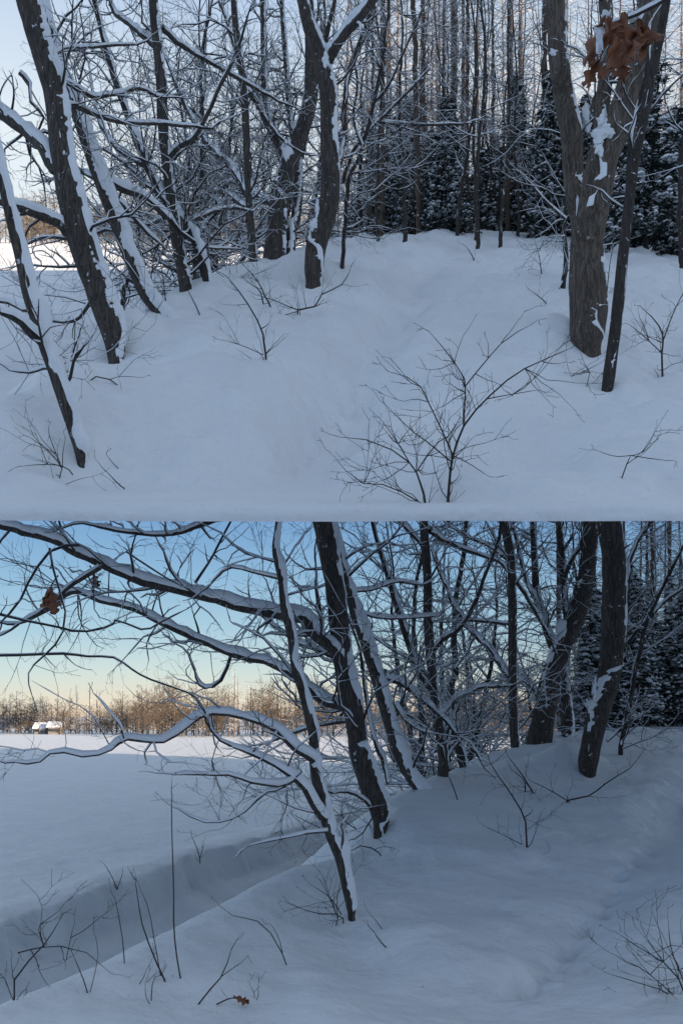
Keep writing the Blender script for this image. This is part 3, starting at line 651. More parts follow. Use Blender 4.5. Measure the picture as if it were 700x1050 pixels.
tree(lower, 'crooked_sapling', 'thin crooked sapling right of the stout oak, lower bank', 'tree',
     [(636, 775, 5), (638, 755, 5), (641, 740, 4.5), (648, 705, 4), (654, 674, 4), (663, 636, 4), (680, 599, 4), (700, 560, 3)],
     limbs=[dict(p=wl([(640, 664), (650, 650), (659, 640), (680, 618), (705, 600)], 4, 3), d0=.3, sp=5),
            dict(p=wl([(622, 760), (634, 750), (640, 746)], 3, 2), sp=2)], spawn=5, seed=28, big=False)
tree(lower, 'foreground_leaning_tree', 'small leaning tree with snow-laden left branches, nearest on the lower bank', 'tree',
     [(361, 946, 8), (360, 930, 11), (356, 910, 12), (349, 880, 12), (338, 852, 12), (330, 822, 12), (323, 790, 11), (322, 767, 10), (319, 744, 10), (311, 713, 9), (303, 686, 9), (299, 655, 9), (292, 624, 9), (289, 594, 9), (283, 566, 8), (285, 542, 7), (288, 515, 6)],
     limbs=[dict(p=wl([(322, 782), (316, 774), (299, 764), (282, 748), (261, 738), (241, 732), (213, 732), (192, 744), (168, 758), (151, 760), (127, 758), (113, 768), (89, 775), (58, 770), (38, 782), (15, 781)], 8, 3), dD=-.7, sp=5, snow=1.3, sl=(.3, .8)),
            dict(p=wl([(330, 838), (323, 828), (309, 805), (292, 791), (275, 779), (254, 770), (237, 765)], 9, 4), dD=-.4, sp=3, snow=1.5, sl=(.3, .7)),
            dict(p=wl([(303, 798), (290, 805), (275, 805), (254, 801), (237, 794), (219, 794), (195, 793), (180, 794)], 6, 2), d0=-.2, dD=-.4, sp=6, snow=1.2, sl=(.25, .6)),
            dict(p=wl([(297, 803), (284, 810), (271, 813), (251, 832), (230, 842), (206, 842), (182, 829)], 3, 1.5), d0=-.2, sp=6, sl=(.25, .5)),
            dict(p=wl([(337, 852), (320, 854), (306, 856), (282, 861), (258, 866)], 3, 1.5), dD=.2, sp=7, sl=(.25, .6)),
            dict(p=wl([(127, 757), (124, 745), (112, 730), (100, 715)], 2, 1), d0=-.6, sp=5, sl=(.2, .5)),
            dict(p=wl([(350, 870), (352, 855), (350, 846), (356, 838)], 2.5, 1.5), sp=5, sl=(.2, .4)),
            dict(p=wl([(305, 695), (300, 690), (270, 655), (240, 640)], 3, 1.5), d0=.1, sp=6, sl=(.3, .6)),
            dict(p=wl([(289, 594), (262, 588), (235, 582), (215, 600)], 3, 2), dD=.4, sp=5)],
     spawn=1.2, seed=29, mats=OAK, snow=2.0, srange=(.25, .9), slen=(.4, .9))

# ---- branches hanging in from trees outside the picture
def spray(pl, name, label, D, lines, seed, snow=0.6, sp=5):
    T = Tree(zmax=fastlim if pl is lower else None, snow=snow, twig_snow=snow, seed=seed)
    rg = random.Random(seed)
    for pts, a, b in lines:
        p, r_ = px(pl, wl(pts, a, b), D, rg.uniform(-.3, .3), .03, rg)
        if pl is lower:
            p = [q for q in p if T.ok(q)] ; r_ = r_[-len(p):] if p else []
        if len(p) >= 3: T.stroke(p, r_, spawn=sp, lvl=1, slen=(.15, .5), sr=.5)
    x, y = lines[0][0][0]
    return T.finish(name, tuple(P(x, y, D)), label, 'branch', None, (M_twig, M_twig), bname='twigs', tname='branch')
spray(lower, 'hanging_branch', 'bare dark twig drooping in a curve down the left edge to the treeline', 5.6,
      [([(52, 528), (53, 545), (51, 562), (57, 593), (67, 624), (63, 652), (50, 668), (34, 683), (29, 696), (34, 715)], 3, 1.3)], 31, .3, 3)
spray(lower, 'hanging_branch', 'dark twig slanting from the top of the blue sky down to the left edge', 5.7,
      [([(120, 530), (100, 548), (82, 559), (55, 563), (34, 590), (20, 618), (0, 640)], 3, 2.2)], 34, .3, 4)
spray(lower, 'hanging_branch', 'thin twig crossing the long snow-topped limb at the top left of the blue sky', 5.8,
      [([(40, 529), (56, 537), (92, 552), (130, 566), (161, 587), (185, 600)], 2.4, 1.3)], 35, .3, 4)
spray(lower, 'arching_branch', 'long thin branch crossing the pale sky low over the distant treeline', 6.2,
      [([(-20, 672), (19, 672), (65, 671), (90, 673), (117, 674), (135, 686), (155, 697), (192, 710), (205, 720), (212, 732)], 2.8, 1.2)], 32, .35, 3)
spray(lower, 'arching_branch', 'thin sagging branch across the middle of the blue sky at the left', 6.6,
      [([(-20, 625), (0, 630), (24, 636), (55, 642), (82, 648), (113, 642), (120, 636), (147, 646), (165, 638), (192, 624)], 2.8, 1.4)], 36, .35, 4)
spray(lower, 'top_branch', 'snow-topped branch running along the top of the blue sky over the field', 9.0,
      [([(262, 528), (225, 533), (205, 538), (190, 545), (165, 549), (140, 547), (115, 543), (95, 538)], 5.5, 3)], 33, 1.1, 6)
spray(lower, 'crossing_twig', 'straight dark twig rising to the top right of the blue sky', 8.4,
      [([(200, 598), (212, 580), (226, 555), (245, 520)], 3, 2)], 37, .3, 5)

# ---- bare shrubs and stalks standing in the snow
def shrub(pl, name, label, stems, seed, cat='shrub', sp=8, sl=(.12, .5), lvl=2, snow=0.0, group=None, D=None, wk=.72):
    T = Tree(snow=snow, twig_snow=snow, seed=seed); T.rmin = .0010; rg = random.Random(seed)
    x, y = stems[0][0][0]; D0 = D or pl.foot(x, y)
    for k, (pts, a, b) in enumerate(stems):
        p, r_ = px(pl, wl(pts, a * wk, b * wk), D0, rg.uniform(-.25, .25), .01, rg)
        if len(p) == 2: p = [p[0], (p[0] + p[1]) / 2 + np.array([.01, 0, 0]), p[1]]; r_ = [r_[0], (r_[0] + r_[1]) / 2, r_[1]]
        if k == 0: p = [p[0] - np.array([0, 0, .12])] + p; r_ = [r_[0]] + r_
        T.stroke(p, r_, spawn=sp * 1.3, lvl=lvl, slen=sl, sr=.45, bias=(0, 0, .2), wig=.17)
    return T.finish(name, tuple(P(x, y, D0)), label, cat, group, (M_twig, M_twig), bname='twigs', tname='stems')
shrub(upper, 'bare_shrub', 'large bare shrub with fine forked twigs at the bottom middle of the upper slope',
      [([(459, 515), (461, 490), (464, 467), (475, 437), (499, 409), (529, 383), (559, 368), (585, 357)], 4.2, 1),
       ([(475, 437), (476, 410), (476, 389), (459, 363), (440, 340)], 2.4, 1), ([(476, 397), (496, 372), (518, 348), (544, 333)], 2, .9),
       ([(464, 467), (455, 446), (439, 412), (426, 391), (398, 381)], 2.4, 1), ([(464, 475), (440, 455), (420, 440), (395, 415)], 2, .9),
       ([(499, 409), (520, 405), (550, 400)], 1.6, .8), ([(464, 467), (480, 475), (500, 488)], 1.5, .8)], 41, lvl=2, sp=7)
shrub(upper, 'spreading_shrub', 'low bare shrub fanning left beside the largest shrub on the upper slope',
      [([(436, 516), (432, 500), (427, 484), (415, 470), (385, 453), (347, 448)], 3.4, 1), ([(428, 482), (446, 456), (462, 445), (470, 430)], 2, .9),
       ([(428, 514), (398, 498), (367, 494), (340, 465)], 2, .8), ([(420, 475), (405, 450), (390, 430)], 1.8, .8)], 42, lvl=2, sp=7)
shrub(upper, 'forked_sapling', 'small dark forked sapling left of the middle of the upper slope',
      [([(273, 369), (271, 352), (268, 337), (254, 312), (242, 295), (234, 285)], 3, 1.2), ([(268, 337), (276, 331)], 1.5, .8), ([(270, 364), (250, 355), (230, 349)], 1.2, .7)], 43, sp=5)
shrub(upper, 'arched_twig', 'dark arched twig poking from the snow below the stout oak, upper slope',
      [([(306, 318), (323, 314), (330, 302), (350, 292), (359, 277)], 2.4, 1), ([(306, 318), (295, 314), (282, 308), (262, 302)], 1.5, .8), ([(306, 319), (285, 325), (275, 326)], 1.2, .7)], 44, sp=5, D=upper.hit(306, 322))
shrub(upper, 'bent_sapling', 'bent dark sapling between the forked sapling and the oaks, upper slope',
      [([(278, 315), (272, 305), (268, 295), (262, 285), (250, 272)], 2.5, 1), ([(270, 312), (266, 298), (255, 290)], 2, 1)], 45, sp=5)
shrub(upper, 'fan_shrub', 'small fan-shaped bare shrub at the foot of the foreground leaning tree, upper slope',
      [([(58, 497), (64, 483), (64, 470), (67, 450)], 1.8, .9), ([(75, 487), (66, 478), (45, 476), (22, 478)], 1.8, .9), ([(64, 480), (50, 462), (30, 448)], 1.5, .8), ([(62, 475), (52, 450), (50, 438)], 1.4, .8)], 46, sp=6, D=upper.hit(60, 492))
shrub(upper, 'fallen_stick', 'short dark stick lying low in the snow near the bottom left, upper slope', [([(128, 502), (122, 497), (110, 484)], 2, 1.4)], 47, 'stick', sp=0)
shrub(upper, 'thin_stick', 'thinner stick just above the short dark one in the upper snow', [([(122, 482), (117, 476), (110, 467)], 1.3, .9)], 48, 'stick', sp=0)
shrub(upper, 'fallen_branch', 'crooked fallen branch on the bank edge by the leaning oak, upper slope', [([(122, 396), (113, 389), (99, 386), (92, 391), (80, 394)], 1.8, 1.6), ([(113, 389), (125, 386), (143, 387)], 1, .6)], 49, 'branch', sp=2)
shrub(upper, 'edge_shrub', 'dark twiggy shrub at the right edge of the upper slope', [([(679, 386), (678, 360), (679, 345), (672, 330), (660, 318)], 3, 1.2), ([(678, 362), (660, 345), (645, 333)], 1.6, .8), ([(679, 350), (690, 320), (700, 300)], 2, 1), ([(665, 350), (655, 325)], 1.2, .8)], 50, sp=7)
shrub(upper, 'low_twig', 'small branching twig low in the snow at the bottom right of the upper slope', [([(637, 490), (642, 476), (646, 467), (665, 470), (682, 472)], 1.8, 1), ([(646, 467), (630, 468), (612, 462)], 1.2, .7), ([(648, 467), (660, 463), (668, 455)], 1, .7)], 51, sp=2)
shrub(upper, 'foot_twigs', 'fine twigs in the snow just below the thickest oak, upper slope', [([(600, 398), (604, 385), (603, 378), (595, 372)], 1.2, .8), ([(585, 386), (600, 380), (615, 372)], 1, .7)], 52, sp=5)
shrub(upper, 'upright_stem', 'upright dark stem standing in the snow right of the bent sapling, upper slope edge', [([(205, 324), (200, 312), (193, 298)], 1.8, 1.2)], 53, 'stem', sp=0)
for i, (x, y, h, dx, lab) in enumerate([(170, 310, 55, -8, 'thin dark stalk leaning left at the foot of the snowy leaning tree, upper slope'), (555, 282, 26, -4, 'short pale twig alone in the open snow left of the dark thin stem'),
                                        (622, 300, 50, 6, 'thin wispy sapling behind the slim mottled tree'), (486, 268, 15, -8, 'tiny forked twig in the far open snow of the upper slope'),
                                        (560, 312, 14, -16, 'little sideways twig in the snow above the largest shrub')]):
    shrub(upper, 'thin_stalk', lab, [([(x, y), (x + dx * .4, y - h * .5), (x + dx, y - h)], 1.6, .8)], 60 + i, 'twig', sp=5, sl=(.1, .3))
shrub(lower, 'tall_stalk', 'tallest straight stalk rising from the snow at the lower left', [([(186, 1008), (182, 985), (178, 952), (178, 915), (177, 880), (176, 845), (176, 815)], 2.2, 1.4)], 71, 'stalk', sp=.4, sl=(.03, .08))
shrub(lower, 'leaning_stalk', 'thinner leaning stalk directly left of the tallest stalk', [([(166, 1006), (160, 975), (156, 950), (152, 930), (143, 910)], 1.5, .9)], 172, 'stalk', sp=1, sl=(.08, .2))
shrub(lower, 'leaning_stalk', 'darker leaning stalk with side twigs between the tallest stalk and the bare thin one', [([(171, 1010), (160, 985), (147, 952), (142, 925), (139, 902)], 2.6, 1.2)], 72, 'stalk', sp=2, sl=(.08, .2))
shrub(lower, 'bare_stalk', 'thin bare stalk on the dark bank edge left of the leaning pair', [([(128, 990), (125, 955), (118, 921)], 1.6, 1)], 73, 'stalk', sp=1, sl=(.05, .12), D=lower.hit(128, 992))
shrub(lower, 'twig_cluster', 'cluster of dark crossing twigs at the lower left corner', [([(15, 1005), (30, 985), (45, 969), (55, 955), (62, 943)], 2.6, 1.2), ([(19, 977), (35, 973), (51, 971), (82, 973), (113, 997)], 2, 1), ([(45, 970), (40, 950), (52, 945)], 1.5, .8), ([(68, 985), (72, 965), (75, 952)], 1.3, .8)], 74, sp=5, D=4.75)
shrub(lower, 'crossed_stalks', 'two thin stalks forking at the lower left in front of the channel', [([(91, 1023), (84, 1000), (75, 979)], 1.8, 1), ([(91, 1023), (97, 1000), (101, 975), (96, 955)], 1.2, .7)], 75, 'stalk', sp=1, sl=(.1, .2))
shrub(lower, 'forked_stick', 'dark forked stick rising from the bottom edge left of the arching stems', [([(200, 1034), (215, 1015), (226, 1003), (233, 988), (237, 974)], 2.4, 1.4), ([(226, 1002), (240, 992), (246, 988)], 1.4, 1)], 76, 'stick', sp=0)
shrub(lower, 'short_twig', 'short pair of upright twigs at the bottom edge near the tallest stalk', [([(155, 1032), (156, 1015), (158, 1003), (165, 1000)], 1.6, .9), ([(155, 1032), (150, 1022), (149, 1010)], 1.3, .8)], 77, 'twig', sp=0)
shrub(lower, 'arching_shrub', 'long thin stems arching left over the snow of the lower bank', [([(296, 994), (285, 970), (271, 949), (255, 942), (241, 940), (227, 930)], 1.8, .9), ([(290, 980), (286, 962), (278, 948)], 1.2, .8)], 78, sp=1, sl=(.1, .2))
shrub(lower, 'fan_shrub', 'small fan of bare twigs at the foot of the foreground leaning tree, lower bank', [([(352, 952), (350, 938), (335, 938), (318, 935), (300, 928)], 2, 1), ([(340, 957), (346, 945), (345, 925), (347, 912)], 1.6, .9), ([(350, 938), (338, 920), (320, 908)], 1.6, .8), ([(342, 930), (330, 905), (325, 900)], 1.2, .8)], 79, sp=6, D=lower.hit(350, 950))
shrub(lower, 'fallen_stick', 'short dark stick in the snow right of the foreground leaning tree, lower bank', [([(397, 974), (390, 966), (383, 955)], 2, 1.4)], 80, 'stick', sp=0)
shrub(lower, 'thin_stick', 'thinner stick above the short dark one on the lower bank', [([(393, 956), (388, 948), (382, 940)], 1.2, .9)], 81, 'stick', sp=0)
shrub(lower, 'fallen_branch', 'crooked fallen branch by the foot of the leaning oak, lower bank', [([(392, 879), (385, 872), (372, 867), (361, 872)], 1.8, 1.5), ([(384, 871), (395, 868), (412, 872)], 1, .6)], 82, 'branch', sp=2)
shrub(lower, 'bank_twigs', 'tangle of fine twigs hanging over the channel left of the leaning oak foot', [([(388, 830), (378, 845), (368, 858), (355, 862)], 2.6, 1.2), ([(365, 850), (352, 840), (350, 825)], 1.8, 1), ([(350, 862), (330, 850), (300, 835)], 1.6, .8)], 83, sp=8, D=9.9)
shrub(lower, 'forked_sapling', 'small dark forked sapling in the middle of the lower bank', [([(540, 871), (539, 855), (537, 838), (522, 812), (510, 795), (501, 779)], 3, 1.2), ([(537, 838), (545, 832)], 1.5, .8), ([(535, 866), (515, 856), (496, 847)], 1.2, .7)], 84, sp=5)
shrub(lower, 'arched_twig', 'dark arched twig poking from the snow below the stout oak, lower bank', [([(581, 821), (603, 816), (618, 805), (633, 795), (645, 788), (654, 777)], 2.4, 1), ([(581, 821), (563, 810), (544, 801)], 1.5, .8), ([(583, 822), (560, 827), (553, 828)], 1.2, .7)], 85, sp=5, D=lower.hit(581, 825))
shrub(lower, 'bent_sapling', 'bent dark sapling right of the forked sapling top, lower bank', [([(547, 815), (541, 805), (537, 797), (528, 785), (520, 775)], 2.5, 1), ([(538, 812), (537, 800), (525, 790)], 2, 1)], 86, sp=5)
shrub(lower, 'upright_stem', 'leaning dark stem on the ridge below the straight dark trunk, lower bank', [([(469, 821), (464, 806), (458, 793)], 1.8, 1.2)], 87, 'stem', sp=0)
shrub(lower, 'corner_shrub', 'fine bare shrub spreading in from the lower right corner', [([(700, 1012), (680, 987), (660, 975), (633, 957)], 2.2, 1), ([(700, 1030), (680, 1016), (655, 1008), (622, 998)], 2, .9), ([(700, 1005), (688, 975), (685, 950)], 2, .9), ([(690, 1020), (660, 995), (640, 985)], 1.6, .8), ([(695, 1035), (660, 1030), (640, 1020)], 1.5, .8)], 88, lvl=2, sp=8, D=5.2)
for i, (x, y, h, dx, lab) in enumerate([(345, 868, 12, 10, 'tiny twig on the channel wall behind the lower bank ridge'), (205, 880, 22, -8, 'fine twig tuft on the snow shelf above the channel, right one'), (120, 912, 25, -12, 'fine twig tuft on the snow shelf above the channel, left one'), (140, 1018, 16, -6, 'tiny pale twig in the snow at the bottom left'), (262, 1028, 22, -5, 'tiny twig at the bottom edge in the middle left')]):
    shrub(lower, 'thin_stalk', lab, [([(x, y), (x + dx * .4, y - h * .5), (x + dx, y - h)], 1.4, .8), ([(x, y), (x - dx * .5, y - h * .7)], 1.2, .7)], 100 + i, 'twig', sp=5, sl=(.1, .3))

# ---- dead oak leaves
def leaf_mesh(L_, seed):
    rg = random.Random(seed); n = 15; rows = []
    for i in range(n):
        t = i / (n - 1); lobe = .75 + .38 * math.sin(t * math.pi * 7 + .5)
        wd = L_ * .30 * (math.sin(math.pi * min(1, t * .92 + .04)) ** .7) * lobe * (.6 + .7 * t if t < .7 else 1.1)
        curl = L_ * .18 * math.sin(t * 2.5 + seed); row = []
        for k in (-1, -.5, 0, .5, 1):
            row.append((k * wd, -L_ * .34 * (abs(k) ** 1.4) * math.sin(seed * 2 + t * 3) + curl, -t * L_ + .04 * L_ * k * math.sin(9 * t)))
        rows.append(row)
    return np.array(rows), grid_faces(n, 5)
def leaves(name, label, anchor, spots, twig, seed, snowblobs=()):
    loc = P(*anchor); root = empty(name, tuple(loc), label, 'leaves'); rg = random.Random(seed)
    T = Tree(snow=1.0, twig_snow=.0, seed=seed)
    for pts, a, b in twig:
        p, r_ = px(upper, wl(pts, a, b), anchor[2], 0, 0); T.stroke(p, r_, spawn=0)
    for bx, by, w_, h_ in snowblobs:
        T.blob(P(bx, by, anchor[2] + .02), (w_ * .5 * anchor[2] / F, .3 * w_ * anchor[2] / F, h_ * .5 * anchor[2] / F), bx)
    B, Tw, S = T.meshes(); B.build('twig', M_twig, root, loc)
    if snowblobs: S.build('snow', M_bsnow, root, loc)
    for k, (x, y, D, Lp, tilt, yaw) in enumerate(spots):
        v, f = leaf_mesh(Lp / F * D, seed + k * 1.7)
        rx = R(tilt); c_, s_ = math.cos(rx), math.sin(rx); v = v @ np.array([[c_, 0, s_], [0, 1, 0], [-s_, 0, c_]]).T
        ry = R(yaw); c_, s_ = math.cos(ry), math.sin(ry); v = v @ np.array([[c_, -s_, 0], [s_, c_, 0], [0, 0, 1]]).T
        m = MB(); m.add(v + P(x, y, D), f); o = m.build('leaf', M_leaf, root, loc)
        sm = o.modifiers.new('thick', 'SOLIDIFY'); sm.thickness = .0015
    return root
leaves('oak_leaf_cluster', 'cluster of curled rust-brown oak leaves with snow hanging at the upper right', (640, 22, 3.0),
       [(628, 20, 3.0, 38, 20, 10), (640, 18, 2.98, 42, 0, -30), (652, 20, 3.03, 38, -18, 30), (660, 18, 3.0, 32, -30, 0), (622, 45, 2.97, 38, 12, 40), (634, 48, 3.02, 36, -8, -20), (612, 62, 3.0, 26, 22, 15), (646, 38, 2.95, 36, -14, -45), (620, 28, 3.04, 34, 30, -10), (628, 58, 2.96, 28, 35, 60), (640, 30, 3.05, 38, 8, 80), (655, 30, 3.02, 28, 20, 20)],
       [([(720, -25), (690, -5), (660, 12), (640, 20), (618, 26)], 4, 2), ([(640, 20), (628, 40), (615, 62)], 2, 1)], 3, [(616, 38, 15, 26), (646, 17, 18, 6), (620, 16, 10, 10), (620, 68, 6, 5)])
leaves('brown_leaf', 'single curled brown leaf hanging on a twig at the left against blue sky', (52, 600, 5.6), [(52, 602, 5.6, 28, -10, 20), (50, 604, 5.62, 20, 15, 70)], [([(60, 590), (54, 598), (52, 606)], 1.6, 1)], 5)
leaves('brown_leaf', 'small brown leaf hanging below the long snow-topped limb', (97, 586, 9.3), [(96, 586, 9.3, 17, -15, 20)], [([(92, 580), (95, 584), (97, 588)], 1.6, 1)], 8)
lfD = lower.hit(240, 1028)
leaves('fallen_leaf', 'brown dead leaf on a bent twig at the bottom edge', (240, 1026, lfD - .1), [(240, 1023, lfD - .1, 15, -75, 20)], [([(222, 1030), (235, 1024), (243, 1024)], 1.6, 1)], 9)

# ------------------------------------------------------------------ prototypes for woods further back
def copy_tree(o, loc, rz, sc, label=None):
    c = o.copy(); COL.objects.link(c); c.location = loc; c.rotation_euler = (0, 0, rz); c.scale = (sc, sc, sc)
    if label: c['label'] = label
    for ch in o.children:
        d = ch.copy(); COL.objects.link(d); d.parent = c
    return c
def bare_proto(name, label, group, H, seed, r0=.09, lvl=3, nb=26, spread=1.0, mats=(None, None), lean=(0, 0), snow=1.0, low=.12, wig=.18, trop=.05, nlimb=.42, dens=3.0, rmin=.0011):
    T = Tree(snow=snow, twig_snow=snow, seed=seed); g_ = random.Random(seed); T.rmin = rmin
    n = 9; pts = []; x = y = 0.
    for i in range(n):
        t = i / (n - 1); pts.append(np.array([x + lean[0] * t * H, y + lean[1] * t * H, -.4 + t * (H + .4)])); x += g_.gauss(0, .10) * H / 9; y += g_.gauss(0, .10) * H / 9
    rad = [r0 * (1 - .85 * (i / (n - 1))) for i in range(n)]
    T.stroke(pts, rad, big=False, spawn=0)
    for k in range(nb):
        t = low + (1 - low) * (k + g_.random()) / nb * .98; i = min(int(t * (n - 1)), n - 2); f = t * (n - 1) - i; p = pts[i] * (1 - f) + pts[i + 1] * f
        a = g_.uniform(0, 6.283); el = g_.uniform(-.1, .9)
        T.grow(p, (math.cos(a), math.sin(a), el), H * nlimb * spread * (1.1 - .75 * t) * g_.uniform(.6, 1.1), r0 * (1 - .8 * t) * .42, lvl, wig, trop, dens)
    return T.finish(name, (0, 0, 0), label, 'tree', group, mats)
def spruce_proto(name, label, group, H, seed, snow=True):
    g_ = random.Random(seed); root = empty(name, (0, 0, 0), label, 'tree', group)
    t = Tree(snow=0, twig_snow=0, seed=seed); t.stroke([np.array([0, 0, -.4]), np.array([.02, 0, H * .5]), np.array([0, 0, H])], [H * .012, H * .008, .004], spawn=0)
    B, _, _ = t.meshes(); B.build('trunk', M_twig, root)
    fv = []; sv = []; z = H * .06
    while z < H * .98:
        k = 1 - z / H; Lb = (.20 * H * k ** .8 + .08) ; nb = max(4, int(9 * (.5 + k)))
        for j in range(nb):
            a = g_.uniform(0, 6.283); L_ = Lb * g_.uniform(.6, 1.15); ca, sa = math.cos(a), math.sin(a); z0 = z + g_.uniform(-.08, .08); droop = g_.uniform(.1, .5)
            ns = max(3, int(L_ / .13))
            for q in range(ns):
                u = (q + .6) / ns; R_ = u * L_; zz = z0 - droop * R_ * u * .8 + .08 * R_
                for s_ in range(5):
                    wv = .05 + .09 * (1 - u) + .03; th = a + g_.uniform(-.9, .9); l2 = g_.uniform(.6, 1.3) * wv * 1.3
                    c = np.array([ca * R_ + g_.gauss(0, .03), sa * R_ + g_.gauss(0, .03), zz + g_.gauss(0, .025)])
                    d = np.array([math.cos(th), math.sin(th), g_.uniform(-.7, .1)]) * l2; p = np.array([-math.sin(th), math.cos(th), g_.uniform(-.5, .5)]) * .022
                    fv.append([c - p, c + d - p * .3, c + d + p * .3, c + p])
                if snow and g_.random() < .55:
                    c = np.array([ca * R_, sa * R_, zz + .03]); rr_ = g_.uniform(.035, .105) * (1.25 - .4 * u)
                    h = rr_ * g_.uniform(.3, .6)
                    r8 = [(math.cos(b_) * rr_ * g_.uniform(.7, 1.4), math.sin(b_) * rr_ * g_.uniform(.7, 1.4)) for b_ in (0, 1.05, 2.1, 3.14, 4.19, 5.24)]
                    lo_ = [c + np.array([x_, y_, -.02]) for x_, y_ in r8]; hi = [c + np.array([x_ * .55, y_ * .55, h]) for x_, y_ in r8]
                    for b_ in range(6): sv.append([lo_[b_], lo_[(b_ + 1) % 6], hi[(b_ + 1) % 6], hi[b_]])
                    sv.append([hi[0], hi[1], hi[2], hi[3]]); sv.append([hi[3], hi[4], hi[5], hi[0]])
        z += g_.uniform(.12, .2) * (1 + .2 * H / 5)
    def quads(lst, nm, m, sm):
        b = MB(); v = np.array(lst).reshape(-1, 3); b.add(v, np.arange(len(v)).reshape(-1, 4)); return b.build(nm, m, root, smooth=sm)
    quads(fv, 'foliage', M_needle, False)
    if sv: quads(sv, 'snow', M_bsnow, True)
    return root
def larch_proto(name, label, group, H, seed, m=None, nb=90, r0=.085):
    T = Tree(snow=.0, twig_snow=.5, seed=seed); g_ = random.Random(seed)
    T.stroke([np.array([0, 0, -.5]), np.array([g_.gauss(0, .08), 0, H * .5]), np.array([0, g_.gauss(0, .1), H])], [r0, r0 * .7, .01], spawn=0)
    for k in range(nb):
        t = .10 + .89 * k / nb; a = g_.uniform(0, 6.283)
        T.grow(np.array([0, 0, t * H]), (math.cos(a), math.sin(a), g_.uniform(-.25, .35)), (.16 * H * (1 - t) ** .7 + .25) * g_.uniform(.4, 1.1), .011, 1, .12, .02, 3.5, 6)
    return T.finish(name, (0, 0, 0), label, 'tree', group, (m or M_larch, m or M_larch))

def scatter(pl, protos, spots, smin, smax, seed, zfn=None, first=None):
    g_ = random.Random(seed); used = first if first is not None else set()
    for x, D in spots:
        k = g_.randrange(len(protos)); pr = protos[k]; X = (x - 350) / F * D
        z = float((zfn or pl)(np.array([X]), np.array([D]))[0]); s = g_.uniform(smin, smax); rz = g_.uniform(0, 6.28)
        if isinstance(pl, Place) and pl is lower and zfn is None and D < 90:
            H = pr['h']; top = fastlim(np.array([X, D, 0])); s = min(s, max((top - z - .2) / H, .25))
        if k not in used:
            used.add(k); pr.location = (X, D, z); pr.rotation_euler = (0, 0, rz); pr.scale = (s,) * 3
        else: copy_tree(pr, (X, D, z), rz, s)
    return used
def P_h(o, h): o['h'] = h; return o

# upper place, forest behind
g0 = random.Random(3)
UG1 = 'snowy spruces at the back of the upper slope'; UG2 = 'bare brown larches behind the upper slope'; UG3 = 'bare young trees in the upper forest'; UG4 = 'tangled bare trees on the upper river bank'
sp_u = [spruce_proto('spruce_tree', 'dark snow-dusted spruce in the forest at the back of the upper slope', UG1, h, 200 + i) for i, h in enumerate((3.2, 4.2, 5.4))]
spots = [(g0.uniform(352, 700), g0.uniform(25, 42)) for _ in range(52)] + [(g0.uniform(330, 470), g0.uniform(34, 48)) for _ in range(10)] + [(g0.uniform(700, 800), g0.uniform(24, 40)) for _ in range(14)] + [(x, 21 + 2 * g0.random()) for x in (660, 690, 715)]
scatter(upper, sp_u, spots, .6, 1.25, 1)
la_u = [larch_proto('larch_tree', 'tall bare brown larch in the forest behind the upper slope', UG2, h, 210 + i) for i, h in enumerate((15, 17, 19))]
scatter(upper, la_u, [(g0.uniform(330, 720), g0.uniform(28, 62)) for _ in range(58)] + [(430, 26), (436, 31), (520, 30)], .8, 1.1, 2)
ba_u = [bare_proto('bare_tree', 'slim bare branching tree in the forest behind the upper slope', UG3, h, 220 + i, .06, 3, 16, .8, low=.25, snow=.35, trop=.12, wig=.12, nlimb=.34, dens=1.5) for i, h in enumerate((8, 9.5, 11))]
scatter(upper, ba_u, [(g0.uniform(380, 570), g0.uniform(22, 36)) for _ in range(20)] + [(g0.uniform(600, 720), g0.uniform(18, 30)) for _ in range(8)], .8, 1.15, 3)
# tangle on the upper river bank
ta_u = [bare_proto('tangled_tree', 'tangled bare snow-lined tree on the river bank of the upper place', UG4, h, 230 + i, .09, 3, 24, 1.25, low=.10, snow=.7, lean=(ln, 0), wig=.2, trop=.02, dens=2.4) for i, (h, ln) in enumerate(((6.5, -.25), (7.5, .15), (8.5, -.1)))]
scatter(upper, ta_u, [(g0.uniform(150, 300), g0.uniform(18.5, 26)) for _ in range(6)] + [(g0.uniform(110, 330), g0.uniform(24, 36)) for _ in range(7)] + [(g0.uniform(300, 400), g0.uniform(28, 40)) for _ in range(4)] + [(120, 19.0)], .8, 1.2, 4)
# upper far treeline
UG5 = 'far bare trees beyond the upper snowfield'
fa_u = [bare_proto('distant_tree', 'distant brown bare tree beyond the upper snowfield', UG5, h, 240 + i, .10, 2, 44, 1.15, mats=(M_farwood, M_farwood), snow=0, low=.10, dens=2.4, trop=.08, rmin=.014) for i, h in enumerate((4.6, 5.6, 6.6))]
fl_u = [larch_proto('distant_larch', 'distant brown larch beyond the upper snowfield', UG5, 8.0, 245, M_farwood, 90)]
scatter(upper, fa_u + fl_u, [(x + g0.uniform(-3, 3), g0.uniform(138, 160)) for x in np.arange(-60, 330, 3.4)], .8, 1.25, 5)

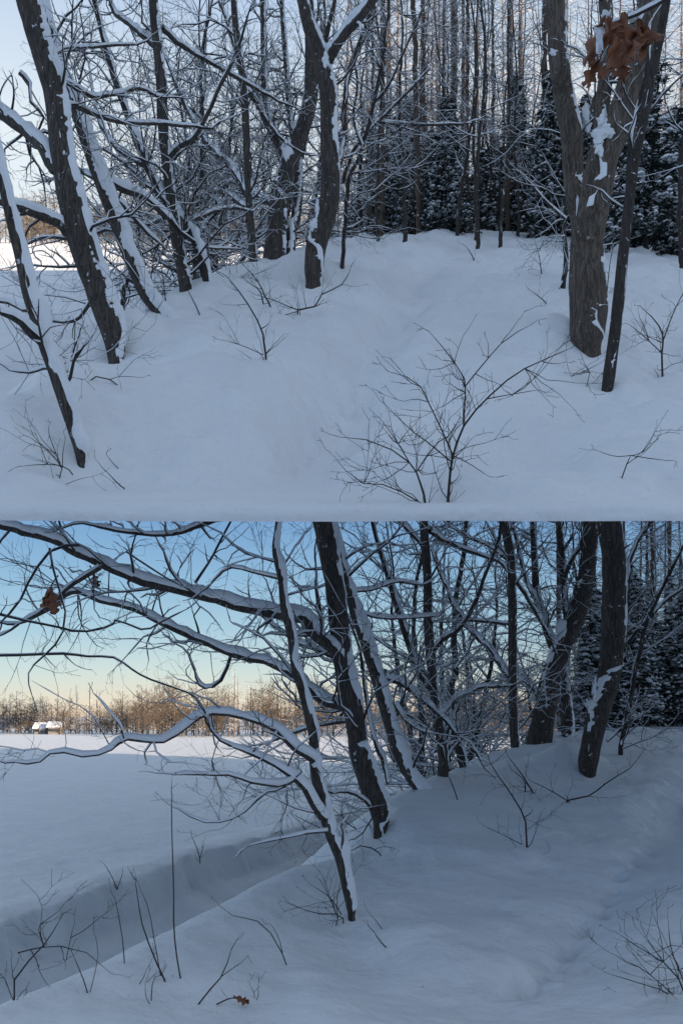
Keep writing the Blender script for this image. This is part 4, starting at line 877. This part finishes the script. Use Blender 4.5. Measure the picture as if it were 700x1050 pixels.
# lower place, tangle and forest
LG4 = 'tangled bare trees on the lower river bank'; LG1 = 'snowy spruces at the back right of the lower bank'; LG2 = 'larches at the back right of the lower bank'
ta_l = []
for i, o in enumerate(ta_u):
    c = copy_tree(o, (0, 0, 0), 0, 1, 'tangled bare snow-lined tree on the river bank of the lower place'); c['group'] = LG4; c['h'] = (6.5, 7.5, 8.5)[i] + 1; ta_l.append(c)
scatter(lower, ta_l, [(g0.uniform(430, 540), g0.uniform(20, 25)) for _ in range(5)] + [(g0.uniform(430, 620), g0.uniform(24, 36)) for _ in range(7)] + [(g0.uniform(560, 690), g0.uniform(28, 42)) for _ in range(4)], .9, 1.3, 6)
sp_l = []
for i, o in enumerate(sp_u):
    c = copy_tree(o, (0, 0, 0), 0, 1, 'dark snow-dusted spruce behind the oaks at the right of the lower bank'); c['group'] = LG1; c['h'] = (3.6, 4.4, 5.2)[i]; sp_l.append(c)
scatter(lower, sp_l, [(g0.uniform(600, 720), g0.uniform(24, 42)) for _ in range(40)] + [(g0.uniform(640, 760), g0.uniform(24, 36)) for _ in range(14)], .8, 1.2, 7)
la_l = []
for i, o in enumerate(la_u):
    c = copy_tree(o, (0, 0, 0), 0, 1, 'tall bare brown larch behind the oaks at the right of the lower bank'); c['group'] = LG2; c['h'] = (15, 17, 19)[i]; la_l.append(c)
scatter(lower, la_l, [(g0.uniform(560, 730), g0.uniform(30, 55)) for _ in range(40)], .8, 1.1, 8)
LG5 = 'far bare trees beyond the lower snowfield'
fa_l = []
for o in fa_u + fl_u:
    c = copy_tree(o, (0, 0, 0), 0, 1, 'distant brown bare tree beyond the lower snowfield'); c['group'] = LG5; fa_l.append(c)
scatter(lower, fa_l, [(x + g0.uniform(-2, 2), g0.uniform(226, 262)) for x in np.arange(-60, 150, 2.2)], 1.0, 1.7, 9)
scatter(lower, fa_l, [(x + g0.uniform(-2, 2), g0.uniform(196, 240)) for x in np.arange(140, 620, 2.9)], 1.3, 2.2, 10, first={0, 1, 2, 3})

# ---- two far houses beyond the lower snowfield
def house(x, D, w_, d_, h_, label):
    X = (x - 350) / F * D; z = float(lower_z(np.array([X]), np.array([D]))[0]); root = empty('distant_house', (X, D, z), label, 'house')
    m = MB(); m.box(-w_ / 2, w_ / 2, -d_ / 2, d_ / 2, -.5, h_); m.build('wall', M_wall, root, smooth=False)
    o = .4; rz = h_ + d_ * .35
    m = MB(); v = []
    for sx in (-1, 1):
        xx = sx * (w_ / 2 + o); v += [(xx, -d_ / 2 - o, h_ - .1), (xx, 0, rz), (xx, d_ / 2 + o, h_ - .1), (xx, 0, rz + .35), (xx, -d_ / 2 - o, h_ + .2), (xx, d_ / 2 + o, h_ + .2)]
    m.add(v, [(4, 10, 9, 3), (3, 9, 11, 5), (0, 1, 7, 6), (1, 2, 8, 7), (0, 6, 10, 4), (2, 5, 11, 8), (0, 4, 3, 1), (1, 3, 5, 2), (6, 7, 9, 10), (7, 8, 11, 9)]); m.build('roof', M_bsnow, root, smooth=False)
    for k in range(3):
        xx = -w_ / 2 + w_ * (k + .5) / 3; m = MB(); m.box(xx - .5, xx + .5, -d_ / 2 - .06, -d_ / 2 + .02, h_ * .4, h_ * .75); m.build('window', M_glass, root, smooth=False)
house(58, 232, 3.2, 3.4, 1.9, 'pale house with snowy roof, right one beyond the lower snowfield')
house(43, 236, 2.8, 3.4, 1.6, 'lower pale house, left one beyond the lower snowfield')
